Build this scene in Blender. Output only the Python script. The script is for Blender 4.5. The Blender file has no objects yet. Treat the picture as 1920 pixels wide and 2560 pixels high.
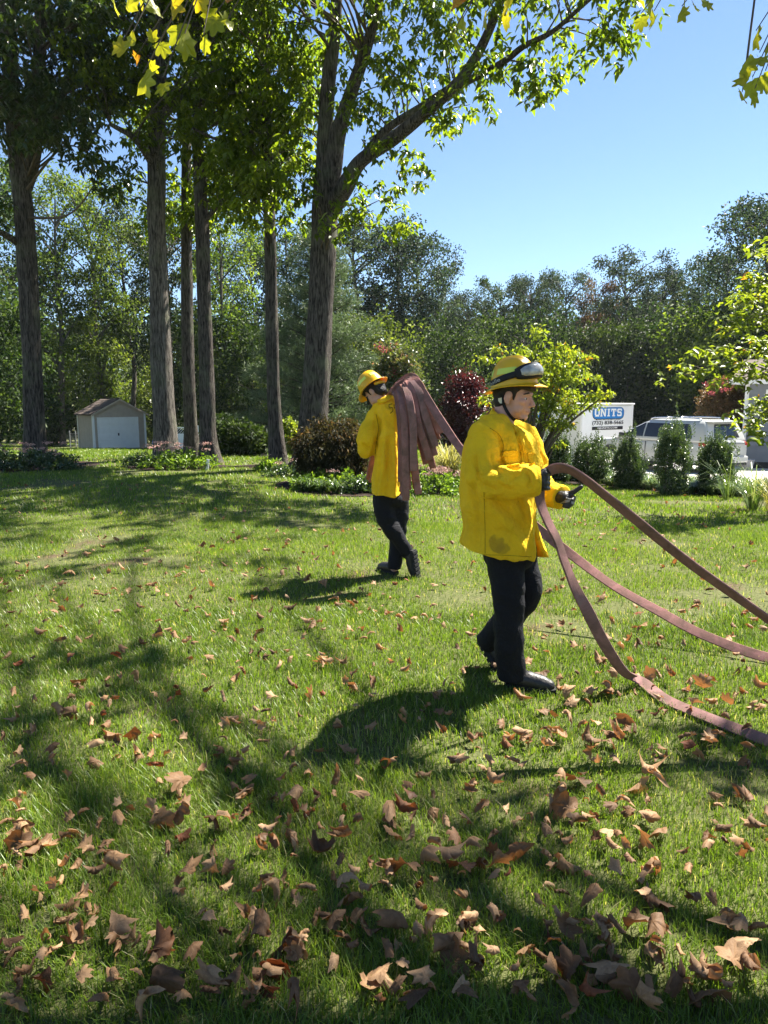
import bpy, bmesh, math, random
import numpy as np
from mathutils import Vector, Matrix
from mathutils.bvhtree import BVHTree

random.seed(7)
rng = np.random.default_rng(11)
R = math.radians
SC = bpy.context.scene
COL = SC.collection

# ---------------------------------------------------------------- camera
CAM = np.array((0.0, 0.0, 1.65))
F = 1800.0                                   # focal length in photo pixels (1920 x 2560)
PITCH = math.atan2(280.0, F)
cam_d = bpy.data.cameras.new('camera')
cam_d.sensor_fit = 'VERTICAL'
cam_d.sensor_height = 36.0
cam_d.lens = 36.0 * F / 2560.0
cam_d.clip_start = 0.05
cam_d.clip_end = 2000
cam = bpy.data.objects.new('camera', cam_d)
COL.objects.link(cam)
cam.location = CAM
cam.rotation_euler = (math.pi / 2 - PITCH, 0, 0)
SC.camera = cam
SC.render.resolution_x, SC.render.resolution_y = 768, 1024

# ---------------------------------------------------------------- sky, sun, exposure
SUN_AZ, SUN_EL = R(51), R(55)                # azimuth clockwise from +Y
world = bpy.data.worlds.new('World')
SC.world = world
world.use_nodes = True
wn = world.node_tree
sky_t = wn.nodes.new('ShaderNodeTexSky')
sky_t.sky_type = 'NISHITA'
sky_t.sun_disc = False
sky_t.sun_elevation = SUN_EL
sky_t.sun_rotation = SUN_AZ
sky_t.air_density = 1.0
sky_t.dust_density = 0.05
sky_t.altitude = 1200.0
sky_t.ozone_density = 3.0
wn.links.new(sky_t.outputs[0], wn.nodes['Background'].inputs[0])
wn.nodes['Background'].inputs[1].default_value = 0.050
sun_d = bpy.data.lights.new('sun', 'SUN')
sun_d.energy = 5.0
sun_d.angle = R(0.55)
sun_d.color = (1.0, 0.94, 0.84)
sun = bpy.data.objects.new('sun', sun_d)
COL.objects.link(sun)
SDIR = Vector((math.sin(SUN_AZ) * math.cos(SUN_EL), math.cos(SUN_AZ) * math.cos(SUN_EL), math.sin(SUN_EL)))
sun.rotation_euler = SDIR.to_track_quat('Z', 'Y').to_euler()
sun.location = (20, 14, 40)
SC.view_settings.view_transform = 'Standard'
SC.view_settings.look = 'None'
SC.view_settings.exposure = 2.08
SC.view_settings.gamma = 1.0
SC.render.engine = 'CYCLES'
SC.cycles.max_bounces = 7
SC.cycles.diffuse_bounces = 3
SC.cycles.glossy_bounces = 2
SC.cycles.transmission_bounces = 4
SC.cycles.transparent_max_bounces = 6
SC.cycles.volume_bounces = 0
SC.cycles.caustics_reflective = False
SC.cycles.caustics_refractive = False
SC.cycles.use_denoising = True
SC.cycles.sample_clamp_indirect = 6.0

# ---------------------------------------------------------------- coordinate helpers
_c, _s = math.cos(PITCH), math.sin(PITCH)

def ray(px, py):
    """direction (world, y = 1) through photo pixel px, py"""
    a, b = (px - 960.0) / F, (1280.0 - py) / F
    d = np.array((a, _c + b * _s, b * _c - _s))
    return d / d[1]

def W(px, py, y):
    """world point seen at photo pixel px, py standing y metres down the lawn"""
    return CAM + ray(px, py) * y

def pxm(y):
    return y / F                              # metres per photo pixel at depth y (roughly)

def softplus(t, w):
    return w * np.log1p(np.exp(np.clip(t / w, -30, 30)))

def gz(x, y):
    x = np.asarray(x, float); y = np.asarray(y, float)
    sx = np.clip((x + 1.5) / 7.5, 0, 1); sx = sx * sx * (3 - 2 * sx)
    z = -0.040 * softplus(y - 7.0, 1.6) * sx - 0.058 * softplus(y - 21.0, 2.0) * (1 - sx) + 0.03 * softplus(y - 50.0, 4)
    z = z + 0.018 * np.sin(x * 0.9 + 0.4 * y) + 0.014 * np.sin(1.7 * y - 0.6 * x + 1.0)
    return z

def G(px, py):
    """point of the ground seen at a photo pixel"""
    d = ray(px, py)
    t = _TS
    for k in range(3):
        below = CAM[2] + d[2] * t <= gz(CAM[0] + d[0] * t, CAM[1] + d[1] * t)
        m = int(np.argmax(below)) if below.any() else len(t) - 1
        t = np.linspace(t[max(m - 1, 0)], t[m], 24)
    return CAM + d * t[-1]
_TS = np.concatenate([np.arange(1.0, 12, .1), np.arange(12, 130, .4)])

def _hash(ix, iy, seed):
    h = (ix.astype(np.int64) * 374761393 + iy.astype(np.int64) * 668265263 + seed * 1442695041) & 0xFFFFFFFF
    h = ((h ^ (h >> 13)) * 1274126177) & 0xFFFFFFFF
    return ((h ^ (h >> 16)) & 0xFFFFFF) / float(0xFFFFFF)

def vnoise(x, y, seed=0):
    x = np.asarray(x, float); y = np.asarray(y, float)
    ix, iy = np.floor(x), np.floor(y)
    fx, fy = x - ix, y - iy
    fx = fx * fx * (3 - 2 * fx); fy = fy * fy * (3 - 2 * fy)
    ix = ix.astype(np.int64); iy = iy.astype(np.int64)
    a = _hash(ix, iy, seed); b = _hash(ix + 1, iy, seed); c = _hash(ix, iy + 1, seed); d = _hash(ix + 1, iy + 1, seed)
    return (a * (1 - fx) + b * fx) * (1 - fy) + (c * (1 - fx) + d * fx) * fy

def fbm(x, y, seed=0, o=3):
    v, a, t = 0, 0.5, 0
    for k in range(o):
        v = v + a * vnoise(np.asarray(x) * 2 ** k, np.asarray(y) * 2 ** k, seed + k); t += a; a *= 0.5
    return v / t

def unit(v):
    v = np.asarray(v, float)
    return v / (np.linalg.norm(v, axis=-1, keepdims=True) + 1e-12)

# ---------------------------------------------------------------- object helpers
def tag(o, label=None, cat=None, group=None, kind=None):
    if label: o['label'] = label
    if cat: o['category'] = cat
    if group: o['group'] = group
    if kind: o['kind'] = kind
    return o

def empty(name, loc, label=None, cat=None, group=None, rz=0.0):
    o = bpy.data.objects.new(name, None)
    o.empty_display_size = 0.2
    COL.objects.link(o)
    o.location = loc
    o.rotation_euler = (0, 0, rz)
    return tag(o, label, cat, group)

def link(name, me, parent=None, loc=(0, 0, 0)):
    o = bpy.data.objects.new(name, me)
    COL.objects.link(o)
    o.location = loc
    if parent is not None:
        o.parent = parent
    return o

def mesh_np(name, V, Fc, mat, attrs=None, smooth=False):
    """V (n,3), Fc (m,k) integer array, all faces with k corners"""
    V = np.ascontiguousarray(V, np.float32); Fc = np.ascontiguousarray(Fc, np.int32)
    me = bpy.data.meshes.new(name)
    m, k = Fc.shape
    me.vertices.add(len(V)); me.vertices.foreach_set('co', V.ravel())
    me.loops.add(m * k); me.loops.foreach_set('vertex_index', Fc.ravel())
    me.polygons.add(m)
    me.polygons.foreach_set('loop_start', np.arange(0, m * k, k, dtype=np.int32))
    try:
        me.polygons.foreach_set('loop_total', np.full(m, k, np.int32))
    except Exception:
        pass
    if smooth:
        me.polygons.foreach_set('use_smooth', np.ones(m, bool))
    if mat is not None: me.materials.append(mat)
    for nm, a in (attrs or {}).items():
        at = me.attributes.new(nm, 'FLOAT', 'POINT')
        at.data.foreach_set('value', np.ascontiguousarray(a, np.float32))
    me.update(calc_edges=True)
    return me

class MB:
    """collects shapes (world coordinates) into one mesh"""
    def __init__(s):
        s.v = []; s.f = []; s.m = []; s.cur = 0
    def add(s, vs, fs):
        b = len(s.v)
        s.v += [tuple(map(float, p)) for p in vs]
        for f in fs:
            s.f.append(tuple(b + i for i in f)); s.m.append(s.cur)
        return s
    def box(s, c, h, M=None):
        vs = []
        for i in (-1, 1):
            for j in (-1, 1):
                for k in (-1, 1):
                    p = Vector((h[0] * i, h[1] * j, h[2] * k))
                    if M is not None: p = M @ p
                    vs.append((p[0] + c[0], p[1] + c[1], p[2] + c[2]))
        return s.add(vs, [(0, 1, 3, 2), (4, 6, 7, 5), (0, 4, 5, 1), (2, 3, 7, 6), (0, 2, 6, 4), (1, 5, 7, 3)])
    def loft(s, rings, caps=True, closed=True):
        n = len(rings[0]); vs = [p for r in rings for p in r]; fs = []
        for i in range(len(rings) - 1):
            for j in range(n if closed else n - 1):
                k = (j + 1) % n
                fs.append((i * n + j, i * n + k, (i + 1) * n + k, (i + 1) * n + j))
        if caps and closed:
            fs.append(tuple(range(n))[::-1]); b = (len(rings) - 1) * n
            fs.append(tuple(b + j for j in range(n)))
        return s.add(vs, fs)
    def tube(s, pts, rad, n=10, caps=True, flat=None):
        pts = np.asarray(pts, float)
        rad = np.broadcast_to(np.asarray(rad, float), (len(pts),))
        T = np.gradient(pts, axis=0); T = unit(T)
        u = np.cross(T[0], (0.0, 0.0, 1.0))
        if np.linalg.norm(u) < 1e-3: u = np.cross(T[0], (1.0, 0, 0))
        u = unit(u); rings = []
        for p, t, r in zip(pts, T, rad):
            u = unit(u - t * np.dot(u, t)); w = np.cross(t, u)
            rings.append([p + r * (math.cos(a) * u + math.sin(a) * w) for a in np.linspace(0, 2 * math.pi, n, endpoint=False)])
        return s.loft(rings, caps)
    def ell(s, c, r, M=None, nu=16, nv=10):
        vs = [];fs = []
        for i in range(nv + 1):
            t = math.pi * i / nv
            for j in range(nu):
                a = 2 * math.pi * j / nu
                p = Vector((r[0] * math.sin(t) * math.cos(a), r[1] * math.sin(t) * math.sin(a), r[2] * math.cos(t)))
                if M is not None: p = M @ p
                vs.append((p[0] + c[0], p[1] + c[1], p[2] + c[2]))
        for i in range(nv):
            for j in range(nu):
                k = (j + 1) % nu
                if i == 0: fs.append((j, nu + j, nu + k))
                elif i == nv - 1: fs.append((i * nu + j, (i + 1) * nu + j, i * nu + k))
                else: fs.append((i * nu + j, (i + 1) * nu + j, (i + 1) * nu + k, i * nu + k))
        return s.add(vs, fs)
    def capsule(s, pts, rad, n=12):
        """closed tube with round ends"""
        pts = [np.asarray(p, float) for p in pts]; rad = list(rad)
        d0 = unit(pts[0] - pts[1]); d1 = unit(pts[-1] - pts[-2])
        P, Q = [], []
        for k in (1.0, .94, .77, .5):
            P.append(pts[0] + d0 * rad[0] * k); Q.append(rad[0] * math.sqrt(max(1 - k * k, .0004)))
        P += pts; Q += rad
        for k in (.5, .77, .94, 1.0):
            P.append(pts[-1] + d1 * rad[-1] * k); Q.append(rad[-1] * math.sqrt(max(1 - k * k, .0004)))
        return s.tube(P, Q, n)
    def xform(s, M):
        s.v = [tuple(M @ Vector(p)) for p in s.v]; return s
    def mesh(s, name, mats, off=(0, 0, 0), smooth=False):
        me = bpy.data.meshes.new(name)
        me.from_pydata([(p[0] - off[0], p[1] - off[1], p[2] - off[2]) for p in s.v], [], s.f)
        if not isinstance(mats, (list, tuple)): mats = [mats]
        for m in mats: me.materials.append(m)
        me.polygons.foreach_set('material_index', s.m)
        if smooth: me.polygons.foreach_set('use_smooth', np.ones(len(s.f), bool))
        me.validate(); me.update()
        return me
    def build(s, name, mat, parent=None, smooth=False, off=None):
        if off is None:
            off = (0, 0, 0)
            if parent is not None:
                r = parent
                while r.parent is not None: r = r.parent
                off = tuple(r.location)
        return link(name, s.mesh(name, mat, off, smooth), parent)

def edge_split(o, deg=35, bevel=0.0, seg=2):
    if bevel:
        b = o.modifiers.new('bevel', 'BEVEL'); b.width = bevel; b.segments = seg; b.limit_method = 'ANGLE'; b.angle_limit = R(deg)
    return o

def spline(pts, n):
    """Catmull-Rom through pts, n samples (any dimension)"""
    P = np.asarray(pts, float); P = np.vstack([2 * P[0] - P[1], P, 2 * P[-1] - P[-2]])
    m = len(P) - 3; out = []
    for t in np.linspace(0, m - 1e-6, n):
        i = int(t); f = t - i
        a, b, c, d = P[i], P[i + 1], P[i + 2], P[i + 3]
        out.append(0.5 * (2 * b + (c - a) * f + (2 * a - 5 * b + 4 * c - d) * f * f + (3 * b - a - 3 * c + d) * f ** 3))
    return np.array(out)

def baked(me, mods):
    """apply modifiers (list of (type, {settings})) to a mesh and return the new mesh"""
    o = bpy.data.objects.new('tmp', me); COL.objects.link(o)
    for t, kw in mods:
        m = o.modifiers.new(t, t)
        for k, v in kw.items(): setattr(m, k, v)
    dg = bpy.context.evaluated_depsgraph_get()
    ev = o.evaluated_get(dg)
    out = bpy.data.meshes.new_from_object(ev, preserve_all_data_layers=True, depsgraph=dg)
    bpy.data.objects.remove(o)
    return out

def union_mesh(mb, name, mat, voxel, it=4, fac=0.5, off=(0, 0, 0)):
    me = mb.mesh(name + '_src', mat, off)
    out = baked(me, [('REMESH', dict(mode='VOXEL', voxel_size=voxel, adaptivity=0.0)), ('SMOOTH', dict(iterations=it, factor=fac))])
    out.name = name
    out.materials.clear(); out.materials.append(mat)
    out.polygons.foreach_set('use_smooth', np.ones(len(out.polygons), bool))
    out.polygons.foreach_set('material_index', np.zeros(len(out.polygons), np.int32))
    return out

def mesh_arrays(me):
    v = np.empty(len(me.vertices) * 3, np.float32); me.vertices.foreach_get('co', v)
    return v.reshape(-1, 3).astype(float)

def set_verts(me, V):
    me.vertices.foreach_set('co', np.ascontiguousarray(V, np.float32).ravel()); me.update()

def bvh_of(me, off=(0, 0, 0)):
    vs = [Vector((v.co[0] + off[0], v.co[1] + off[1], v.co[2] + off[2])) for v in me.vertices]
    return BVHTree.FromPolygons(vs, [tuple(p.vertices) for p in me.polygons])

# ---------------------------------------------------------------- materials
class N:
    def __init__(s, name):
        s.mat = bpy.data.materials.new(name); s.mat.use_nodes = True
        s.t = s.mat.node_tree; s.t.nodes.clear()
        s.out = s.new('ShaderNodeOutputMaterial')
    def new(s, ty, **kw):
        n = s.t.nodes.new(ty)
        for k, v in kw.items(): setattr(n, k, v)
        return n
    def l(s, a, b): s.t.links.new(a, b)
    def coord(s, which='Object'):
        return s.new('ShaderNodeTexCoord').outputs[which]
    def noise(s, scale, detail=4, rough=.55, vec=None, stretch=None, dist=0.0):
        n = s.new('ShaderNodeTexNoise'); n.inputs['Scale'].default_value = scale
        n.inputs['Detail'].default_value = detail; n.inputs['Roughness'].default_value = rough
        n.inputs['Distortion'].default_value = dist
        v = vec if vec is not None else s.coord()
        if stretch:
            m = s.new('ShaderNodeMapping'); m.inputs['Scale'].default_value = stretch
            s.l(v, m.inputs[0]); v = m.outputs[0]
        s.l(v, n.inputs['Vector']); return n.outputs['Fac']
    def ramp(s, fac, stops):
        r = s.new('ShaderNodeValToRGB'); e = r.color_ramp.elements
        while len(e) < len(stops): e.new(0.5)
        for el, (p, c) in zip(e, stops):
            el.position = p; el.color = (*c, 1) if len(c) == 3 else c
        s.l(fac, r.inputs[0]); return r.outputs[0]
    def mix(s, fac, a, b, mode='MIX'):
        m = s.new('ShaderNodeMix', data_type='RGBA', blend_type=mode)
        for sock, v in ((m.inputs[0], fac), (m.inputs[6], a), (m.inputs[7], b)):
            if hasattr(v, 'is_output'): s.l(v, sock)
            elif isinstance(v, (int, float)): sock.default_value = v
            else: sock.default_value = (*v, 1)
        return m.outputs[2]
    def math(s, op, a, b=0.0, clamp=False):
        m = s.new('ShaderNodeMath', operation=op); m.use_clamp = clamp
        for sock, v in ((m.inputs[0], a), (m.inputs[1], b)):
            if hasattr(v, 'is_output'): s.l(v, sock)
            else: sock.default_value = v
        return m.outputs[0]
    def bump(s, h, strength=.3, dist=.02):
        b = s.new('ShaderNodeBump'); b.inputs['Strength'].default_value = strength; b.inputs['Distance'].default_value = dist
        s.l(h, b.inputs['Height']); return b.outputs[0]
    def bsdf(s, col, rough=.7, spec=.35, metal=0.0, normal=None, coat=0.0):
        p = s.new('ShaderNodeBsdfPrincipled')
        for k, v in (('Base Color', col), ('Roughness', rough), ('Specular IOR Level', spec), ('Metallic', metal), ('Coat Weight', coat)):
            if hasattr(v, 'is_output'): s.l(v, p.inputs[k])
            elif isinstance(v, (int, float)): p.inputs[k].default_value = v
            else: p.inputs[k].default_value = (*v, 1)
        if normal is not None: s.l(normal, p.inputs['Normal'])
        return p
    def done(s, sh):
        s.l(sh.outputs[0] if hasattr(sh, 'outputs') else sh, s.out.inputs[0]); return s.mat

def plain(name, col, rough=.6, spec=.35, metal=0.0, var=.15, scale=8.0, bump=0.0, bscale=60.0, coat=0.0):
    n = N(name)
    f = n.noise(scale, 5)
    a = tuple(c * (1 - var) for c in col); b = tuple(min(1, c * (1 + var)) for c in col)
    c = n.ramp(f, [(.3, a), (.7, b)])
    nm = n.bump(n.noise(bscale, 4), bump, .01) if bump else None
    return n.done(n.bsdf(c, rough, spec, metal, nm, coat))

def leafmat(name, stops, trans=.45, tcol=(1.25, 1.25, .6), rough=.45, spec=.4, hue=0.0, val=0.25):
    n = N(name)
    a = n.new('ShaderNodeAttribute', attribute_name='tint')
    c = n.ramp(a.outputs['Fac'], stops)
    oi = n.new('ShaderNodeObjectInfo')
    hs = n.new('ShaderNodeHueSaturation')
    n.l(c, hs.inputs['Color'])
    n.l(n.math('ADD', n.math('MULTIPLY', oi.outputs['Random'], hue), .5 - hue / 2), hs.inputs['Hue'])
    n.l(n.math('ADD', n.math('MULTIPLY', oi.outputs['Random'], val), 1 - val / 2), hs.inputs['Value'])
    c = hs.outputs[0]
    p = n.bsdf(c, rough, spec)
    t = n.new('ShaderNodeBsdfTranslucent')
    n.l(n.mix(1.0, c, tcol, 'MULTIPLY'), t.inputs[0])
    m = n.new('ShaderNodeMixShader'); m.inputs[0].default_value = trans
    n.l(p.outputs[0], m.inputs[1]); n.l(t.outputs[0], m.inputs[2])
    return n.done(m)
# ---------------------------------------------------------------- ground sheets
def grid_sheet(xs, ys, dz=0.0):
    X, Y = np.meshgrid(xs, ys); Z = gz(X, Y) + dz
    V = np.stack([X.ravel(), Y.ravel(), Z.ravel()], 1); nx = len(xs)
    i, j = np.meshgrid(np.arange(len(xs) - 1), np.arange(len(ys) - 1))
    a = (j * nx + i).ravel()
    return V, np.stack([a, a + 1, a + nx + 1, a + nx], 1)

def soil_material():
    n = N('thatch_and_soil')
    f1, f2 = n.noise(1.3, 5), n.noise(38, 5, .7)
    soil = n.ramp(f2, [(.3, (.03, .02, .012)), (.7, (.13, .092, .058))])
    thatch = n.ramp(f2, [(.3, (.035, .045, .014)), (.7, (.13, .135, .055))])
    c = n.mix(n.ramp(f1, [(.30, (1, 1, 1)), (.42, (0, 0, 0))]), thatch, soil)
    return n.done(n.bsdf(c, .95, .1, 0, n.bump(f2, .6, .02)))
M_SOIL = soil_material()

def mulch_material():
    n = N('bark_mulch')
    f = n.noise(55, 5, .7)
    c = n.ramp(f, [(.3, (.010, .006, .004)), (.6, (.035, .020, .013)), (.8, (.09, .055, .035))])
    return n.done(n.bsdf(c, .9, .2, 0, n.bump(f, .9, .03)))
M_MULCH = mulch_material()

def concrete_material():
    n = N('concrete')
    f = n.noise(1.2, 5); g = n.noise(90, 3)
    c = n.mix(.25, n.ramp(f, [(.3, (.38, .36, .33)), (.7, (.52, .50, .47))]), n.ramp(g, [(.3, (.3, .29, .27)), (.7, (.6, .58, .55))]))
    return n.done(n.bsdf(c, .85, .25, 0, n.bump(g, .2, .005)))
M_CONC = concrete_material()

xs = np.concatenate([[-400, -250, -150, -90, -60], np.arange(-42, 42.1, .6), [60, 90, 150, 250, 400]])
ys = np.concatenate([[-60, -30, -15, -8, -4], np.arange(-2, 66, .5), [75, 90, 120, 180, 260, 400]])
V, Fc = grid_sheet(xs, ys)
lawn = link('lawn_ground', mesh_np('lawn_ground', V, Fc, M_SOIL, smooth=True))
tag(lawn, 'lawn soil and thatch sloping gently away under the grass', 'ground', kind='structure')

def poly_sheet(name, poly, dz, mat, step=.35):
    """ground-following sheet inside a world x,y polygon"""
    bm = bmesh.new()
    P = np.asarray(poly, float)
    vs = [bm.verts.new((p[0], p[1], 0)) for p in P]
    f = bm.faces.new(vs)
    for ax in (0, 1):
        lo, hi = P[:, ax].min(), P[:, ax].max()
        for t in np.arange(lo + step, hi, step):
            no = [0, 0, 0]; no[ax] = 1; co = [0, 0, 0]; co[ax] = t
            bmesh.ops.bisect_plane(bm, geom=bm.verts[:] + bm.edges[:] + bm.faces[:], plane_co=co, plane_no=no)
    for v in bm.verts: v.co.z = float(gz(v.co.x, v.co.y)) + dz
    bmesh.ops.recalc_face_normals(bm, faces=bm.faces[:])
    me = bpy.data.meshes.new(name); bm.to_mesh(me); bm.free()
    me.materials.append(mat); me.update()
    if len(me.polygons) and me.polygons[0].normal.z < 0: me.flip_normals()
    return me

def blob(cx, cy, rx, ry, seed, n=40, k=.16):
    r = np.random.default_rng(seed); ph = r.uniform(0, 6.28, 4); out = []
    for a in np.linspace(0, 2 * math.pi, n, endpoint=False):
        q = 1 + k * (math.sin(2 * a + ph[0]) * .5 + math.sin(3 * a + ph[1]) * .35 + math.sin(5 * a + ph[2]) * .25)
        out.append((cx + rx * q * math.cos(a), cy + ry * q * math.sin(a)))
    return out

def inpoly(x, y, poly):
    x = np.asarray(x); y = np.asarray(y); c = np.zeros(x.shape, bool); n = len(poly); j = n - 1
    for i in range(n):
        xi, yi = poly[i]; xj, yj = poly[j]
        hit = ((yi > y) != (yj > y)) & (x < (xj - xi) * (y - yi) / (yj - yi + 1e-12) + xi)
        c ^= hit; j = i
    return c

bedA = blob(-9.1, 18.6, 1.7, 1.5, 1)
bedB = blob(-5.25, 18.2, 1.25, 1.35, 2)
bedC = blob(-0.15, 14.3, 1.95, 1.7, 3)
bedC2 = blob(-3.0, 18.6, .95, .8, 5)
h0, h1, h2, h3 = G(1335, 1203)[:2], G(1480, 1215)[:2], G(1700, 1236)[:2], G(1990, 1256)[:2]
bedD = [tuple(h0), tuple(h1), tuple(h2), tuple(h3), (h3[0] + 3, h3[1] + .2), (h3[0] + 4.0, h3[1] + 3.2), (9.6, 15.4), (7.4, 18.0), (5.2, 20.3), (h0[0] - .4, h0[1] + 1.4)]
for nm, lab, P, c in (('mulch_bed', 'dark mulch bed round the tree at the far left', bedA, 1), ('mulch_bed', 'mulch bed of pink sedum between lawn and thick trunk', bedB, 1),
                   ('mulch_bed', 'dark mulch bed under the weeping red maple mound', bedC, 1), ('mulch_bed', 'small mulch patch at the slim leaning trunk', bedC2, 1),
                   ('mulch_bed', 'long mulch bed under the row of clipped evergreen shrubs', bedD, 1)):
    tag(link(nm, poly_sheet(nm, P, .012, M_MULCH)), lab, 'mulch bed', kind='structure')
drive = [(4.0, 21.6), (6.3, 20.6), (8.3, 18.6), (10.4, 16.2), (15.5, 13.4), (30, 10), (34, 20), (30, 33), (14, 33), (5, 31), (2.5, 26)]
tag(link('driveway', poly_sheet('driveway', drive, .02, M_CONC, 1.5)), 'pale concrete driveway under the parked white car', 'driveway', kind='structure')

# ---------------------------------------------------------------- grass
M_GRASS = leafmat('grass_blade', [(0.0, (.055, .105, .010)), (.45, (.135, .215, .020)), (.80, (.25, .33, .045)), (.9, (.40, .37, .13)), (1.0, (.52, .46, .26))],
                  trans=.5, tcol=(1.3, 1.3, .55), rough=.38, spec=.45, val=0.0)

def bare(x, y):
    """0 = thick grass, 1 = bare ground"""
    b = fbm(x * .9 + 3.1, y * .9, 21, 3)
    v = np.clip((b - .61) / .14, 0, 1)
    for (px, py, rx, ry, k) in BARE:
        c = G_CACHE[(px, py)]
        d = ((x - c[0]) / rx / 1.4) ** 2 + ((y - c[1]) / ry / 1.4) ** 2
        v = np.maximum(v, k * np.clip(1.6 - d - .9 * fbm(x * 4, y * 4, 5, 2), 0, 1))
    return v
BARE = [(1410, 1570, .35, .35, .95), (1180, 1500, .4, .3, .8), (1620, 1530, .5, .3, .8), (1700, 1340, .6, .3, .4), (470, 1290, .6, .4, .6), (480, 1235, .7, .4, .35),
        (1000, 1420, .5, .3, .5), (1900, 1990, .35, .25, .7), (1450, 1330, .5, .25, .6), (240, 1215, .8, .3, .35), (1130, 1990, .3, .2, .4)]
G_CACHE = {(b[0], b[1]): G(b[0], b[1]) for b in BARE}
NOGRASS = [bedA, bedB, bedC, bedC2, bedD, drive]

def grass_band(y0, y1, dens, hgt, wid, seed, mode):
    r = np.random.default_rng(seed)
    A = .60 * (y1 ** 2 - y0 ** 2) + 4.2 * (y1 - y0)
    n = int(A * dens)
    u = r.random(n)
    # sample y with density proportional to the visible width
    k, c = 1.20, 4.2
    t = u * (k / 2 * (y1 ** 2 - y0 ** 2) + c * (y1 - y0)) + k / 2 * y0 ** 2 + c * y0
    y = (-c + np.sqrt(c * c + 2 * k * t)) / k
    x = (r.random(n) * 2 - 1) * (.60 * y + 2.1)
    keep = r.random(n) > .93 * bare(x, y)
    cl = fbm(x * 9, y * 9, 31, 2)
    keep &= r.random(n) < .35 + 1.1 * cl
    for P in NOGRASS: keep &= ~inpoly(x, y, P)
    keep &= ~((y > 47) & (np.abs(x + 17) < 6))
    x, y, cl = x[keep], y[keep], cl[keep]; n = len(x)
    h = hgt * (.45 + .75 * fbm(x * 1.7, y * 1.7, 41, 2) * 1.1) * r.uniform(.55, 1.35, n)
    w = wid * r.uniform(.7, 1.3, n)
    az = r.uniform(0, 2 * math.pi, n)
    fl = fbm(x * 1.1, y * 1.1, 51, 2) * 4 * math.pi
    lean = r.uniform(.1, 1.25, n)
    dx, dy = np.cos(az) + np.cos(fl) * .18, np.sin(az) + np.sin(fl) * .18
    sx, sy = -np.sin(az), np.cos(az)
    z = gz(x, y) - .004
    tint = np.clip(.18 + .42 * fbm(x * .8, y * .8, 61, 3) + r.normal(0, .15, n), 0, .84)
    dry = r.random(n) < .035 + .15 * bare(x, y) + .10 * np.clip(fbm(x * .6, y * .6, 71, 2) - .5, 0, 1)
    tint[dry] = r.uniform(.86, 1.0, dry.sum())
    B = np.stack([x, y, z], 1)
    S = np.stack([sx * w / 2, sy * w / 2, np.zeros(n)], 1)
    def at(f, up): return B + np.stack([dx * lean * h * f, dy * lean * h * f, h * up], 1)
    if mode == 3:
        V = np.stack([B - S, B + S, at(.28, .58) - S * .8, at(.28, .58) + S * .8, at(.85, .92)], 1).reshape(-1, 3)
        o = (np.arange(n) * 5)[:, None]
        Fc = np.concatenate([o + [0, 1, 3], o + [0, 3, 2], o + [2, 3, 4]])
        return V, Fc, np.repeat(tint, 5)
    V = np.stack([B - S, B + S, at(.7, .95)], 1).reshape(-1, 3)
    o = (np.arange(n) * 3)[:, None]
    return V, o + [0, 1, 2], np.repeat(tint, 3)

Vs, Fs, Ts, o = [], [], [], 0
for args in ((1.1, 3.0, 15500, .060, .0030, 1, 3), (3.0, 5.5, 8300, .056, .0040, 2, 3), (5.5, 10, 4700, .052, .0060, 3, 1), (10, 18, 950, .066, .014, 4, 1), (18, 36, 230, .075, .03, 5, 1), (36, 60, 60, .10, .07, 6, 1)):
    v, f, t = grass_band(*args)
    Vs.append(v); Fs.append(f + o); Ts.append(t); o += len(v)
me = mesh_np('grass', np.vstack(Vs), np.vstack(Fs), M_GRASS, {'tint': np.concatenate(Ts)})
print('grass tris', len(me.polygons))
tag(link('grass', me), 'short green lawn grass with thin and dry patches', 'grass', kind='stuff')

# ---------------------------------------------------------------- fallen leaves
def dead_leaf_material():
    n = N('dead_leaf')
    oi = n.new('ShaderNodeObjectInfo')
    at = n.new('ShaderNodeAttribute', attribute_name='tint')
    f = n.noise(14, 5, .65)
    rnd = n.math('FRACT', n.math('ADD', oi.outputs['Random'], at.outputs['Fac']))
    c = n.ramp(rnd, [(.0, (.11, .060, .028)), (.3, (.27, .155, .072)), (.55, (.44, .285, .155)), (.8, (.33, .190, .088)), (.95, (.16, .080, .036)), (.985, (.24, .075, .025)), (1.0, (.085, .045, .024))])
    c = n.mix(.55, c, n.ramp(f, [(.3, (.45, .4, .38)), (.7, (1, 1, 1))]), 'MULTIPLY')
    p = n.bsdf(c, .62, .3, 0, n.bump(n.noise(60, 4), .35, .004))
    t = n.new('ShaderNodeBsdfTranslucent'); n.l(n.mix(1, c, (1.2, .8, .45), 'MULTIPLY'), t.inputs[0])
    m = n.new('ShaderNodeMixShader'); m.inputs[0].default_value = .28
    n.l(p.outputs[0], m.inputs[1]); n.l(t.outputs[0], m.inputs[2])
    return n.done(m)
M_DEAD = dead_leaf_material()

LOBES = [(0, 1.0), (10, .84), (24, .62), (38, .84), (50, .93), (62, .74), (73, .54), (92, .68), (104, .74), (126, .42), (152, .34), (172, .28)]
def leaf_outline(jit, r):
    pts = []
    for a, q in LOBES: pts.append((a + r.normal(0, 2) * jit, q * (1 + r.normal(0, .06) * jit)))
    full = pts + [(360 - a, q * (1 + r.normal(0, .06) * jit)) for a, q in reversed(pts) if 0 < a]
    return full

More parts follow.
